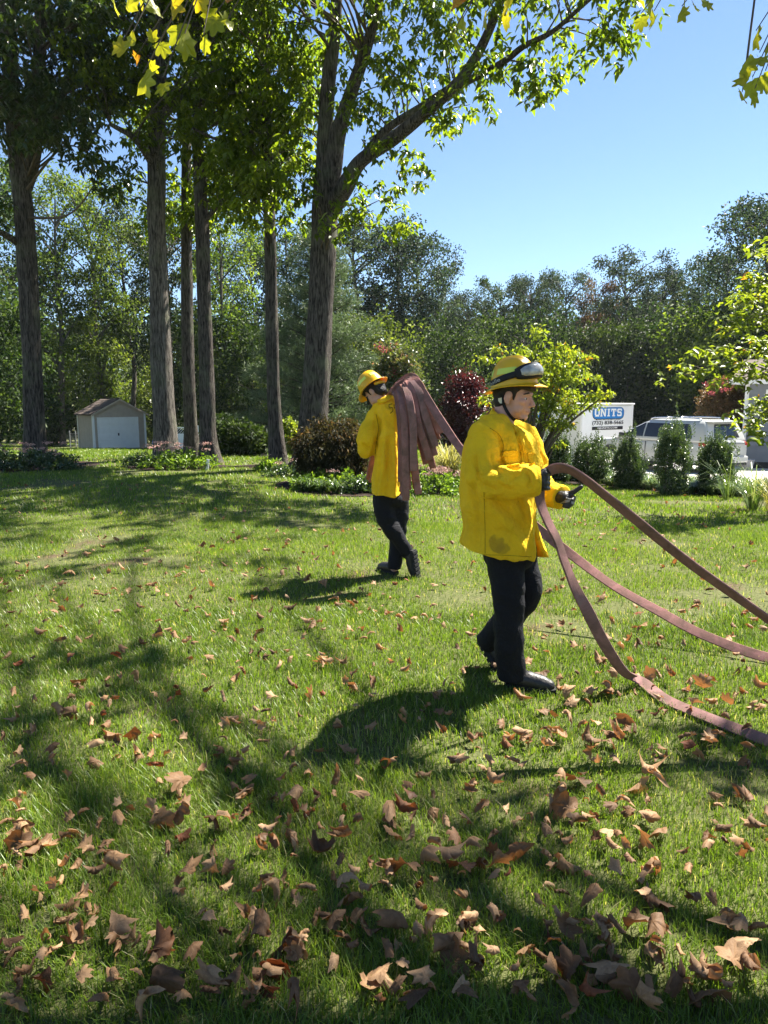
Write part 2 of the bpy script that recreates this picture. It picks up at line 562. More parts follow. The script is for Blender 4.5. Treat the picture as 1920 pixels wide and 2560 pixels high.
def curled_leaf(seed, curl=1.0):
    """palmate leaf, unit length, curled and crumpled; pts (x,y,z), faces"""
    r = np.random.default_rng(seed)
    ol = leaf_outline(1.0, r); n = len(ol)
    V = [(0, 0)]
    for k in (.36, .7, 1.0):
        for a, q in ol:
            rr = k * (q if k > .5 else .5 * q + .25 * .8)
            V.append((math.cos(R(a)) * rr, math.sin(R(a)) * rr))
    V = np.array(V)
    Fc = [(0, 1 + j, 1 + (j + 1) % n) for j in range(n)]
    for g in range(2):
        for j in range(n):
            a, b = 1 + g * n + j, 1 + g * n + (j + 1) % n
            Fc += [(a, a + n, b + n), (a, b + n, b)]
    x, y = V[:, 0], V[:, 1]
    ax = r.uniform(0, math.pi); c1, s1 = math.cos(ax), math.sin(ax)
    u, w = x * c1 + y * s1, -x * s1 + y * c1
    k1, k2 = curl * r.uniform(1.2, 2.6), curl * r.uniform(.2, 1.3) * r.choice([-1, 1])
    # bend round the u axis, then a little round w
    th = w * k1; Rr = 1 / k1
    X, Y, Z = u, np.sin(th) * Rr, -(1 - np.cos(th)) * Rr
    Z = Z + k2 * .45 * u * u + .05 * np.sin(9 * u + r.uniform(0, 6)) * np.abs(w) + r.normal(0, .026, len(u))
    ridge = .06 * np.cos(np.arctan2(y, x) * 7) * np.hypot(x, y)
    P = np.stack([X, Y, Z + ridge], 1)
    if r.random() < .3: P[:, 2] *= -1
    P[:, 2] -= np.quantile(P[:, 2], .06)
    # stalk
    s0 = len(P); d = -np.array([c1, s1 * 0, 0]) if False else np.array([-1, 0, 0.])
    st = [P[0] + d * t + np.array([0, 0, .04 * math.sin(t * 4)]) for t in (0, .3, .65)]
    for q in st: P = np.vstack([P, q + [0, .012, 0], q - [0, .012, 0]])
    for k in range(2):
        a = s0 + 2 * k; Fc += [(a, a + 1, a + 3), (a, a + 3, a + 2)]
    return P * .5, np.array(Fc)

LEAF_SHAPES = [curled_leaf(100 + i, .95 + .36 * (i % 5)) for i in range(30)]
LEAF_MESH = [mesh_np('fallen_leaf', P, Fc, M_DEAD, smooth=True) for P, Fc in LEAF_SHAPES]

spots = []
c5 = [(495,545),(660,530),(690,665),(265,745),(165,660),(435,690),(490,710),(1090,645),(1230,620),(1320,690),(1435,610),(1440,810),(1115,865),(1090,1000),(1285,825),(1400,965),(1620,980),(475,995),(680,1090),(315,1040),(680,1210),(1150,1195),(45,1260),(155,1230),(1590,1210),(990,1205),(1200,1310),(875,1220),(1210,1090),(930,540),(1030,500),(780,515),(105,570),(95,640),(640,210),(470,190),(545,195),(445,130),(220,75),(380,75),(310,75),(930,250),(975,290),(950,335),(210,300),(735,395),(1225,440),(1400,385),(1480,455),(1610,520),(1620,740),(780,770),(635,1325)]
c6 = [(60,60),(215,105),(160,265),(85,275),(415,155),(510,120),(400,290),(630,290),(835,250),(775,180),(860,130),(1150,95),(1140,155),(1010,225),(1150,275),(1555,55),(1580,195),(1460,325),(1110,365),(1225,345),(520,460),(630,410),(780,470),(270,450),(325,435),(375,500),(80,500),(160,505),(925,630),(1180,510),(1165,625),(120,730),(300,730),(420,715),(780,695),(810,750),(985,740),(1105,720),(1195,755),(1490,730),(1570,845),(1630,765),(435,910),(310,820),(330,870),(85,860),(870,885),(850,940),(1000,935),(1200,880),(1275,920),(1100,985),(1240,1005),(1460,970),(1495,905),(60,960),(205,1060),(820,1060),(1430,1070)]
for a, b in c5: spots.append((a * .6028, 1750 + b * .6028, 1))
for a, b in c6: spots.append((920 + a * .6028, 1900 + b * .6028, 1))
c1b = [(885,495),(480,465),(1270,640),(1170,600),(745,610),(835,605),(500,585),(640,655),(265,655),(450,700),(290,610),(150,860),(320,890),(480,950),(510,935),(655,860),(765,910),(860,960),(790,970),(970,1050),(1090,960),(1150,1010),(1300,820),(1280,815),(1200,760),(1370,980),(1490,850),(1550,1065),(1460,1090),(1210,1080),(1275,1125),(145,1145),(330,1065),(550,1060),(730,1090),(850,1110),(930,1140),(710,840),(980,850),(1085,790),(920,815),(1530,755),(1620,770),(1350,490),(1190,480),(990,465),(850,485),(360,520),(110,575),(80,600),(1070,590),(1010,610),(880,660),(970,735),(820,760),(1450,740),(1390,720),(1640,655)]
for a, b in c1b: spots.append((a * .6028, 1080 + b * .6028, 1))
c6b = [(480,980),(545,1010),(600,1110),(690,1200),(730,1210),(780,1280),(970,1290),(1100,1300),(1010,1350),(850,1090),(890,1105),(1040,1080),(940,1000),(1240,890),(1130,850),(1430,1090),(1450,985),(1250,1030),(1310,1060),(1590,955),(700,830),(600,770),(410,780),(480,720),(1120,610),(1040,640),(1370,650),(600,320),(785,415),(700,455),(1140,345),(980,470),(1330,770),(600,515),(770,550),(270,1220),(370,1280),(470,1350),(520,1460),(500,1380),(620,1370),(735,1380),(450,1595),(360,1670),(130,1680),(250,1620),(820,1560),(840,1600),(730,1640),(800,1660),(660,1740),(480,1540),(610,1640),(1320,1650),(1370,1640),(1190,1690),(1510,1800),(1580,1460),(1530,1390),(1600,1340),(1280,1340),(1180,1370),(230,1410),(1430,1460)]
for a, b in c6b: spots.append((1200 + a * .434, 1150 + b * .434, 1))
r = np.random.default_rng(5)
k = 0
while k < 1100:
    py = 1215 + 1330 * r.random() ** 2.1; px = r.uniform(-120, 2040)
    d = vnoise(px / 120, py / 60, 77)
    if r.random() > .25 + d: continue
    if px < 900 and py < 1330 and r.random() < .6: continue
    spots.append((px, py, 0)); k += 1
recs = []
for px, py, hero in spots:
    p = G(px, py)
    s = (.118 if hero else .078) * r.uniform(.7, 1.3)
    pass
    if hero and py > 1980: s *= 1.16
    recs.append((s / p[1], p, s, hero, px, py))
    if hero and r.random() < .45:
        q_ = p + [r.normal(0, .09), r.normal(0, .07), 0]; s2 = s * r.uniform(.45, .85); recs.append((s2 / q_[1], q_, s2, 0, px, py))
recs.sort(key=lambda t: -t[0])
BIG = {0: 'largest curled brown leaf', }
UNIQUE = {(865, 2010): 'broad brown fallen leaf lying cupped in front of the lower middle grass', (170, 2199): None}
def mat_leaf(s, r):
    return Matrix.Rotation(r.uniform(0, 6.28), 4, 'Z') @ Matrix.Rotation(r.normal(0, .6), 4, 'X') @ Matrix.Rotation(r.normal(0, .55), 4, 'Y') @ Matrix.Scale(s, 4)
ORD = 'first second third fourth fifth sixth seventh eighth ninth tenth eleventh twelfth thirteenth fourteenth fifteenth sixteenth seventeenth eighteenth nineteenth twentieth'.split()
bottom = sorted((k for k in range(min(300, len(recs))) if recs[k][5] > 2400 and -20 < recs[k][4] < 1940), key=lambda k: recs[k][4])[:20]
ROW = {k: ORD[j] for j, k in enumerate(bottom)}
Vs, Fs, Ts, o = [], [], [], 0
for i, (q, p, s, hero, px, py) in enumerate(recs):
    zz = float(gz(p[0], p[1])) + r.uniform(.028, .06)
    Mx = Matrix.Translation((p[0], p[1], zz)) @ mat_leaf(s, r)
    kidx = int(r.integers(len(LEAF_SHAPES)))
    if i < 300:
        ob = bpy.data.objects.new('fallen_leaf', LEAF_MESH[kidx]); COL.objects.link(ob)
        ob.matrix_world = Mx
        if p[1] < 2.7:
            g = ('crinkled brown fallen leaf lying in the dappled grass nearest the camera', 'fallen leaves in the dappled near grass')
        elif p[1] < 4.3:
            g = ('curled brown fallen leaf on the grass just short of the hose-holding firefighter', 'fallen leaves on the near lawn')
        elif px > 1130:
            g = ('dry brown fallen leaf on the lawn around and beneath the fire hoses', 'fallen leaves around the hoses')
        else:
            g = ('dry brown fallen leaf on the sunlit lawn before the hose carrier', 'fallen leaves on the middle lawn')
        if i in ROW: g = ('curled brown fallen leaf, %s from the left along the bottom edge of the lawn' % ROW[i], 'fallen leaves along the bottom edge')
        tag(ob, g[0], 'leaf', g[1])
    else:
        P, Fc = LEAF_SHAPES[kidx]
        A = np.array(Mx)
        Vs.append(P @ A[:3, :3].T + A[:3, 3]); Fs.append(Fc + o); o += len(P); Ts.append(np.full(len(P), r.random()))
me = mesh_np('fallen_leaves', np.vstack(Vs), np.vstack(Fs), M_DEAD, {'tint': np.concatenate(Ts)}, smooth=True)
tag(link('fallen_leaves', me), 'scattered small dry leaves over the farther lawn', 'leaves', kind='stuff')
# ---------------------------------------------------------------- bark and foliage materials
def bark_material(name, dark, light, sc=1.0):
    n = N(name)
    f = n.noise(30 * sc, 7, .66, stretch=(1, 1, .13), dist=.5)
    g = n.noise(2.2, 4)
    c = n.ramp(f, [(.40, dark), (.60, light)])
    c = n.mix(n.ramp(g, [(.5, (0, 0, 0)), (.75, (.55, .55, .55))]), c, (.15, .17, .10))
    return n.done(n.bsdf(c, .92, .15, 0, n.bump(f, 1.0, .08)))
M_BARK = bark_material('furrowed_bark', (.02, .017, .014), (.125, .108, .092))
M_BARK2 = bark_material('grey_bark', (.036, .031, .026), (.19, .17, .145), .9)
M_TWIG = plain('twig_bark', (.10, .08, .06), .9, .2, var=.3)
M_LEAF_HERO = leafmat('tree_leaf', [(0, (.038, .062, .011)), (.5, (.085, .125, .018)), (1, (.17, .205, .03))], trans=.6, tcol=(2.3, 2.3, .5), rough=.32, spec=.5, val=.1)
M_LEAF_SHADE = leafmat('shade_painted_leaf', [(0, (.018, .034, .010)), (.5, (.034, .058, .014)), (1, (.07, .10, .022))], trans=.3, tcol=(1.8, 1.9, .6), rough=.3, spec=.5, val=.1)  # darker copy of the tree leaf, backlit shade of the left crown in its colour
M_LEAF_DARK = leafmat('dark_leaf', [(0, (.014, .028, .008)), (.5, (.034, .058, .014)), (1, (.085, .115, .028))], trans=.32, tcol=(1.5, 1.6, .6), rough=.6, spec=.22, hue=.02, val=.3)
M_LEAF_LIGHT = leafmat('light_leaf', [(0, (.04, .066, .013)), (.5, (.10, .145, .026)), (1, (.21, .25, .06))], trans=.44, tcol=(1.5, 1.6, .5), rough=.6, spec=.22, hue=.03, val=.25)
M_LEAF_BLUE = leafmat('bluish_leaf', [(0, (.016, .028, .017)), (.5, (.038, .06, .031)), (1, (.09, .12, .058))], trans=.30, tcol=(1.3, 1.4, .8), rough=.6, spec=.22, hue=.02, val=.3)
M_LEAF_RUST = leafmat('rusty_leaf', [(0, (.08, .07, .03)), (.5, (.13, .09, .04)), (1, (.20, .11, .06))], trans=.35, tcol=(1.3, 1.1, .7), hue=.02)
M_LEAF_PURPLE = leafmat('purple_leaf', [(0, (.02, .008, .010)), (.6, (.05, .016, .018)), (1, (.12, .035, .03))], trans=.3, tcol=(2.0, .8, .7), rough=.3, spec=.6)
M_LEAF_YELLOW = leafmat('yellow_green_leaf', [(0, (.09, .14, .02)), (.6, (.18, .24, .03)), (.93, (.27, .29, .04)), (1, (.40, .20, .04))], trans=.5, tcol=(1.6, 1.5, .5), rough=.4)
M_NEEDLE = leafmat('pine_needle', [(0, (.045, .075, .036)), (.5, (.11, .155, .078)), (1, (.19, .24, .13))], trans=.25, tcol=(1.2, 1.3, .8), rough=.5, spec=.3)
M_BOX = leafmat('evergreen_leaf', [(0, (.03, .055, .022)), (.5, (.06, .095, .035)), (1, (.15, .19, .07))], trans=.25, tcol=(1.4, 1.6, .6), rough=.25, spec=.7, val=.2)
M_PERENNIAL = leafmat('perennial_leaf', [(0, (.06, .12, .02)), (.6, (.14, .22, .03)), (1, (.24, .32, .05))], trans=.45, tcol=(1.5, 1.5, .5), rough=.4, val=.3)
M_LILYTURF = leafmat('lilyturf_leaf', [(0, (.04, .085, .02)), (.6, (.10, .15, .035)), (1, (.26, .30, .13))], trans=.35, rough=.28, spec=.6)
M_SEDUM = leafmat('sedum_flower', [(0, (.40, .22, .19)), (.6, (.55, .36, .31)), (1, (.62, .48, .40))], trans=.15, tcol=(1, .9, .8), rough=.8, spec=.1)
M_PINK = leafmat('pink_blossom', [(0, (.30, .06, .10)), (1, (.5, .12, .2))], trans=.3, rough=.7)
M_MAPLE = leafmat('maple_leaf', [(0, (.16, .22, .025)), (.5, (.30, .33, .03)), (.85, (.45, .38, .03)), (1, (.30, .11, .03))], trans=.55, tcol=(1.35, 1.15, .35), rough=.42, val=.3)
M_GOLD = leafmat('golden_grass_leaf', [(0, (.20, .20, .05)), (1, (.42, .38, .13))], trans=.4, rough=.5)
M_LACE = leafmat('lace_leaf', [(0, (.03, .034, .016)), (.6, (.062, .060, .028)), (1, (.19, .115, .07))], trans=.4, tcol=(1.5, 1.2, .6), rough=.6, spec=.2)

# ---------------------------------------------------------------- leaf clouds
def leaves(P, D, Nn, L, Wd, r, fold=.18, tint=None):
    """P base points, D leaf directions, Nn rough normals, L lengths: 4 verts, 2 triangles each"""
    n = len(P)
    D = unit(D); S = unit(np.cross(D, Nn)); U = np.cross(S, D)
    L = np.broadcast_to(L, n)[:, None]; w = np.broadcast_to(Wd, n)[:, None]
    mid = P + D * L * .45 + U * L * .04
    V = np.stack([P, mid + S * w / 2 + U * L * fold, P + D * L - U * L * .08, mid - S * w / 2 + U * L * fold], 1).reshape(-1, 3)
    o = (np.arange(n) * 4)[:, None]
    Fc = np.concatenate([o + [0, 1, 2], o + [0, 2, 3]])
    if tint is None: tint = np.clip(r.normal(.45, .22, n), 0, 1)
    return V, Fc, np.repeat(tint, 4)

def cloud(centers, rad, per, L, r, droop=.3, wid=.5, squash=.8, tint_c=None, up=.6):
    """leaves in gaussian clumps round centers"""
    c = np.repeat(centers, per, 0); n = len(c)
    rr = np.repeat(np.broadcast_to(rad, len(centers)), per)[:, None]
    off = unit(r.normal(size=(n, 3))) * (r.random((n, 1)) ** .55)
    P = c + off * rr * [1, 1, squash]
    D = unit(r.normal(size=(n, 3))) + off * .8 + [0, 0, -droop]
    Nn = unit(r.normal(size=(n, 3)) * .8 + [0, 0, up] + off * .4)
    ln = L * r.uniform(.65, 1.3, n)
    t = np.clip(r.normal(.45, .2, n), 0, 1)
    if tint_c is not None: t = np.clip(t + np.repeat(tint_c, per), 0, 1)
    return leaves(P, D, Nn, ln, ln * wid, r, tint=t)

def merge(parts):
    Vs, Fs, Ts, o = [], [], [], 0
    for v, f, t in parts:
        Vs.append(v); Fs.append(f + o); Ts.append(t); o += len(v)
    return np.vstack(Vs), np.vstack(Fs), np.concatenate(Ts)

def leaf_obj(name, parts, mat, parent=None, off=(0, 0, 0), kind=None):
    v, f, t = merge(parts) if isinstance(parts, list) else parts
    o = link(name, mesh_np(name, v - np.asarray(off), f, mat, {'tint': t}), parent)
    if kind: o['kind'] = kind
    return o

def bark_tube(pts, rad, n=22, seed=0, amp=.07, flare=0.0, step=.14):
    """furrowed trunk: returns V, F(quads)"""
    pts = np.asarray(pts, float); rad = np.asarray(rad, float)
    ln = np.linalg.norm(np.diff(pts, axis=0), axis=1).sum()
    m = max(6, int(ln / step)); Q = spline(np.column_stack([pts, rad]), m)
    P, rr = Q[:, :3], Q[:, 3]
    T = unit(np.gradient(P, axis=0)); u = unit(np.cross(T[0], (0.3, 1, 0.1)))
    s = np.linspace(0, ln, m); A = np.linspace(0, 2 * math.pi, n, endpoint=False); V = []
    for i in range(m):
        u = unit(u - T[i] * np.dot(u, T[i])); w = np.cross(T[i], u)
        k = vnoise(A / (2 * math.pi) * n * .5 + 1.3 * np.sin(s[i] * .5), np.full(n, s[i] * 1.1), seed) - .5
        lump = vnoise(np.cos(A) * 1.2 + 5, np.sin(A) * 1.2 + s[i] * .6, seed + 3) - .5
        R_ = rr[i] * (1 + amp * 2 * k + .14 * lump)
        if flare: R_ = R_ * (1 + flare * math.exp(-s[i] / .35) * (1 + .5 * np.sin(A * 3 + seed) + .3 * np.sin(5 * A)))
        V.append(P[i] + R_[:, None] * (np.cos(A)[:, None] * u + np.sin(A)[:, None] * w))
    V = np.vstack(V)
    i, j = np.meshgrid(np.arange(m - 1), np.arange(n), indexing='ij')
    a, b = (i * n + j).ravel(), (i * n + (j + 1) % n).ravel()
    return V, np.stack([a, b, b + n, a + n], 1)

def join_q(parts):
    Vs, Fs, o = [], [], 0
    for v, f in parts: Vs.append(v); Fs.append(f + o); o += len(v)
    return np.vstack(Vs), np.vstack(Fs)

# ---------------------------------------------------------------- large near trees
def hero_tree(label, stems, clusters, seed, bark=M_BARK, leafm=M_LEAF_HERO, L=.195, per=49, trad=.55, limb_r=.035, flare=.28, name='shade_tree', single_leaf=0, droop=.9, group=None):
    """stems: list of polylines [(px,py,y,radius px)], first stem starts at the ground.  clusters: (px,py,y,r px)"""
    r = np.random.default_rng(seed)
    S3 = []
    for st in stems:
        S3.append([np.append(W(a, b, y), q * pxm(y) * .9) for a, b, y, q in st])
    base = S3[0][0][:3].copy(); base[2] = float(gz(base[0], base[1])) - .03
    root = empty(name, base, label, 'tree', group)
    S3[0][0][2] = base[2] - .05
    for k, st in enumerate(S3):
        st = np.array(st)
        v, f = bark_tube(st[:, :3], st[:, 3], 26 if k == 0 else 18, seed + k, flare=flare if k == 0 else 0)
        link('trunk' if k == 0 else 'limb', mesh_np('trunk', v - base, f, bark, smooth=True), root)
    dens = np.vstack([spline(np.array(st), 60) for st in S3])
    C, Rd = [], []
    for a, b, y, q in clusters:
        c = W(a, b, y); rad = q * pxm(y)
        k = max(2, int((rad / .55) ** 2 * 4.2))
        for _ in range(k):
            C.append(c + unit(r.normal(size=3)) * (r.random() ** .5) * rad * [1, 1.2, .9]); Rd.append(r.uniform(.7, 1.15) * trad)
    C = np.array(C); Rd = np.array(Rd)
    tw = []
    for i in range(len(C)):
        if r.random() > .55: continue
        d = np.linalg.norm(dens[:, :3] - C[i], axis=1) + 2.2 * np.maximum(0, dens[:, 2] - C[i][2] + .4)
        q = dens[np.argmin(d)]
        ln = np.linalg.norm(q[:3] - C[i])
        if ln < .25 or ln > 3.6: continue
        mid = (q[:3] + C[i]) / 2 + r.normal(size=3) * .1 * ln + [0, 0, .12 * ln]
        rr = min(q[3] * .4, limb_r * (.35 + .22 * ln))
        tw.append(bark_tube([q[:3], mid, C[i]], [rr, rr * .65, rr * .25], 6, seed + i, .02, step=.22))
    if tw:
        v, f = join_q(tw); link('branches', mesh_np('branches', v - base, f, M_TWIG if bark is M_BARK else bark, smooth=True), root)['kind'] = 'stuff'
    tc = r.normal(0, .14, len(C))
    parts = []
    # each clump: leaves hanging in small whorls along short twigs
    nw = max(1, per // 7)
    wc = np.repeat(C, nw, 0) + unit(r.normal(size=(len(C) * nw, 3))) * (r.random((len(C) * nw, 1)) ** .5) * np.repeat(Rd, nw)[:, None] * [1, 1, .8]
    n = len(wc) * 7
    P = np.repeat(wc, 7, 0) + r.normal(0, .05, (n, 3))
    az = r.uniform(0, 6.28, n)
    D = np.stack([np.cos(az), np.sin(az), -droop * r.uniform(.3, 1.6, n)], 1)
    Nn = unit(np.stack([np.cos(az), np.sin(az), np.full(n, .9)], 1) + r.normal(0, .35, (n, 3)))
    ln = L * r.uniform(.6, 1.25, n)
    t = np.clip(r.normal(.45, .2, n) + np.repeat(np.repeat(tc, nw), 7), 0, 1)
    o = leaf_obj('crown', leaves(P, D, Nn, ln, ln * .46, r, fold=.1, tint=t), leafm, root, base, 'stuff')
    return root

def rnd_clusters(n, x0, x1, y0, y1, d0, d1, q0, q1, seed):
    r = np.random.default_rng(seed)
    return [(r.uniform(x0, x1), r.uniform(y0, y1), r.uniform(d0, d1), r.uniform(q0, q1)) for _ in range(n)]

def gpy(px, y):
    """photo row of the ground at column px, y metres away"""
    x = (px - 960) / F * y * 1.0
    zc = float(gz(x, y)) - CAM[2]
    # camera space
    fw, up = y * _c - zc * _s, zc * _c + y * _s
    return 1280 - F * up / fw

hero_tree('tall dark tree forking into two stems at the left edge', [
    [(92, gpy(92, 19.5), 19.5, 33), (87, 1060, 19.5, 28), (80, 900, 19.5, 26), (70, 700, 19.5, 25), (60, 540, 19.5, 25), (46, 420, 19.5, 22), (30, 250, 19.5, 19), (22, 60, 19.5, 19), (15, -250, 19.4, 14), (0, -600, 19.2, 8)],
    [(60, 470, 19.5, 22), (85, 380, 19.4, 18), (96, 250, 19.3, 16), (100, 50, 19.1, 14), (115, -300, 18.9, 9)],
    [(60, 620, 19.6, 10), (10, 585, 19.0, 8), (-60, 560, 18.4, 6)]],
    rnd_clusters(40, -160, 260, -60, 310, 17, 21, 40, 90, 1) + rnd_clusters(9, -250, 330, -650, -80, 15.5, 22, 50, 120, 2) +
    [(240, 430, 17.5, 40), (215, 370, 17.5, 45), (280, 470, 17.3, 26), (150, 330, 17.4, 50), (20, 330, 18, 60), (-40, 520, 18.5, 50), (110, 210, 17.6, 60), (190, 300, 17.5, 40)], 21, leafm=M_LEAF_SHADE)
hero_tree('thick grey-barked trunk beside the small shed', [
    [(416, gpy(416, 20.5), 20.5, 36), (411, 1060, 20.5, 31), (404, 900, 20.5, 28), (396, 700, 20.5, 25), (392, 560, 20.5, 24), (392, 400, 20.5, 22), (398, 200, 20.5, 18), (402, 0, 20.5, 15), (400, -400, 20.5, 9)],
    [(395, 430, 20.5, 12), (340, 350, 20.0, 8), (275, 310, 19.5, 5)],
    [(398, 300, 20.5, 11), (470, 230, 20.2, 7), (540, 150, 20, 5)]],
    rnd_clusters(42, 220, 580, -60, 350, 18, 22.5, 35, 80, 3) + rnd_clusters(8, 150, 620, -650, -80, 17, 23, 60, 120, 4) + [(330, 430, 20, 34), (300, 480, 20.5, 28), (350, 350, 20, 50)], 22, bark=M_BARK2)
hero_tree('slender dark trunk standing between two thicker trunks', [
    [(482, gpy(482, 22.5), 22.5, 24), (476, 1040, 22.5, 18), (469, 850, 22.5, 16), (467, 650, 22.5, 15), (465, 500, 22.5, 13), (468, 250, 22.4, 11), (470, -150, 22.2, 7)]],
    rnd_clusters(14, 400, 560, 350, 560, 21, 23.5, 25, 55, 5) + rnd_clusters(10, 360, 640, -300, 300, 20, 24, 50, 90, 6), 23)
hero_tree('dark straight trunk with coarse furrowed bark, right of the slender one', [
    [(527, gpy(527, 19.8), 19.8, 32), (520, 1080, 19.8, 23), (517, 960, 19.8, 21), (512, 780, 19.8, 19), (506, 600, 19.8, 18), (501, 480, 19.8, 16), (494, 300, 19.8, 13), (488, 0, 19.7, 10), (480, -300, 19.5, 7)],
    [(504, 560, 19.8, 7), (560, 500, 19.4, 5), (600, 480, 19.0, 3)]],
    rnd_clusters(26, 480, 700, 60, 440, 18.5, 21, 30, 70, 7) + rnd_clusters(12, 520, 620, 430, 560, 19.5, 21.5, 25, 40, 8) + rnd_clusters(6, 400, 640, -500, 100, 17.5, 21, 50, 100, 9), 24)
hero_tree('slim leaning trunk between the furrowed trunk and the forked tree', [
    [(699, gpy(699, 19.0), 19.0, 26), (688, 1050, 19.0, 19), (682, 930, 19.0, 17.5), (679, 780, 19.0, 17), (675, 600, 19.0, 16), (670, 420, 19.0, 15), (663, 200, 19.0, 14), (658, 0, 19.0, 12), (650, -350, 18.8, 8)],
    [(664, 330, 19, 7), (600, 335, 18.7, 5), (550, 350, 18.5, 4), (480, 320, 18.3, 3)],
    [(662, 215, 19, 7), (620, 225, 18.7, 5), (570, 235, 18.4, 3)]],
    rnd_clusters(34, 560, 790, 20, 500, 17.5, 20.5, 30, 70, 10) + rnd_clusters(8, 520, 860, -500, 20, 17, 21, 50, 110, 11) + [(600, 520, 17.8, 36), (640, 560, 18, 26), (570, 470, 18, 40), (720, 540, 18.2, 30), (700, 470, 18.2, 40)], 25)
hero_tree('great forked tree with long limbs reaching out over the open sky', [
    [(778, gpy(778, 18.2), 18.2, 52), (784, 1040, 18.2, 40), (792, 900, 18.2, 36), (803, 750, 18.2, 33), (808, 620, 18.2, 33), (812, 500, 18.2, 34), (811, 380, 18.1, 22), (820, 220, 18.0, 19), (838, 60, 17.9, 15), (850, -200, 17.6, 10), (870, -500, 17.2, 6)],
    [(820, 520, 18.2, 26), (836, 400, 18.0, 23), (850, 320, 17.9, 20), (885, 210, 17.7, 17), (925, 90, 17.4, 14), (960, -60, 17.1, 10), (990, -350, 16.6, 6)],
    [(822, 530, 18.2, 26), (860, 470, 17.8, 24), (900, 405, 17.4, 19), (980, 350, 16.9, 17), (1060, 285, 16.4, 15), (1130, 222, 16.0, 14), (1180, 160, 15.7, 13), (1225, 70, 15.3, 11), (1262, -30, 15.0, 9), (1330, -260, 14.6, 5)],
    [(880, 430, 17.6, 13), (960, 330, 17.2, 11), (1060, 262, 16.8, 9), (1140, 210, 16.5, 8)],
    [(1125, 226, 16.0, 10), (1250, 160, 15.2, 8), (1310, 115, 14.8, 7), (1380, 80, 14.4, 6), (1450, 20, 14.0, 5), (1540, -60, 13.6, 4)]],
    [(900, 500, 17, 55), (960, 470, 17, 50), (1000, 380, 16.5, 42), (1050, 425, 16.4, 32), (930, 330, 17, 60), (1045, 235, 16.5, 45), (1000, 150, 17, 75), (1113, 305, 16, 24), (1130, 255, 16, 45), (1220, 190, 15.3, 60), (1150, 90, 16, 75), (1270, 60, 15, 75), (1330, 170, 14.8, 45), (1400, 120, 14.4, 55), (1370, 200, 14.6, 30), (1480, 60, 14, 60), (1560, 60, 13.8, 45), (1560, 115, 13.8, 28), (1300, 225, 15, 30), (1200, 255, 15.5, 26), (940, 200, 17.4, 75), (900, 100, 17.6, 80), (870, 280, 17.8, 45), (1050, 0, 16.6, 90), (1250, -70, 15.2, 110), (1400, -70, 14.3, 110), (1540, -60, 13.6, 90), (760, 500, 17, 40), (740, 420, 17, 50), (760, 330, 18.6, 60), (720, 250, 18.5, 60), (780, 150, 18.6, 70), (850, 560, 17.2, 30), (1000, 560, 17, 14)] +
    rnd_clusters(16, 640, 1300, -600, -60, 14.5, 19, 60, 130, 12), 26)

# ---------------------------------------------------------------- woodland behind
def wood_mesh(seed, leafm, H, cw, n_cl, per, L, crad, start=.25, sparse=1.0, barkm=M_BARK2, top=.5):
    """trunk mesh and crown mesh of one kind of woodland tree, base at the origin"""
    r = np.random.default_rng(seed)
    path = [(0, 0, -.3)]; x = y = 0
    for k in range(1, 7):
        x += r.normal(0, .18); y += r.normal(0, .18); path.append((x, y, H * .92 * k / 6))
    path = np.array(path); rad = np.linspace(.26, .05, 7) * H / 18
    tubes = [bark_tube(path, rad, 9, seed, .05, step=.7)]
    C = []
    for k in range(n_cl):
        u = r.random() ** .85; z = H * (start + (1 - start) * u)
        prof = math.sin(math.pi * min(1, (.12 + .88 * (1 - u)) ** top)) ** .6 if u > .02 else .5
        a = r.uniform(0, 6.28); q = cw * prof * math.sqrt(r.uniform(.12, 1)) * (.72 + .5 * vnoise(a * 1.3, u * 4, seed))
        C.append((math.cos(a) * q, math.sin(a) * q, z))
    C = np.array(C)
    for k in range(0, n_cl, 4):
        c = C[k]; t = np.clip(c[2] / (H * .92) - .12, .1, .9)
        q = np.array([np.interp(t * 6, range(7), path[:, j]) for j in range(3)])
        tubes.append(bark_tube([q, (q + c) / 2 + [0, 0, .3], c], [.075, .05, .02], 5, k, .02, step=.7))
    v, f = join_q(tubes)
    tm = mesh_np('trunk', v, f, barkm, smooth=True)
    tc = r.normal(0, .24, n_cl)
    v, f, t = cloud(C, crad * r.uniform(.7, 1.3, n_cl), per, L, r, tint_c=tc)
    return tm, mesh_np('crown', v, f, leafm, {'tint': t})

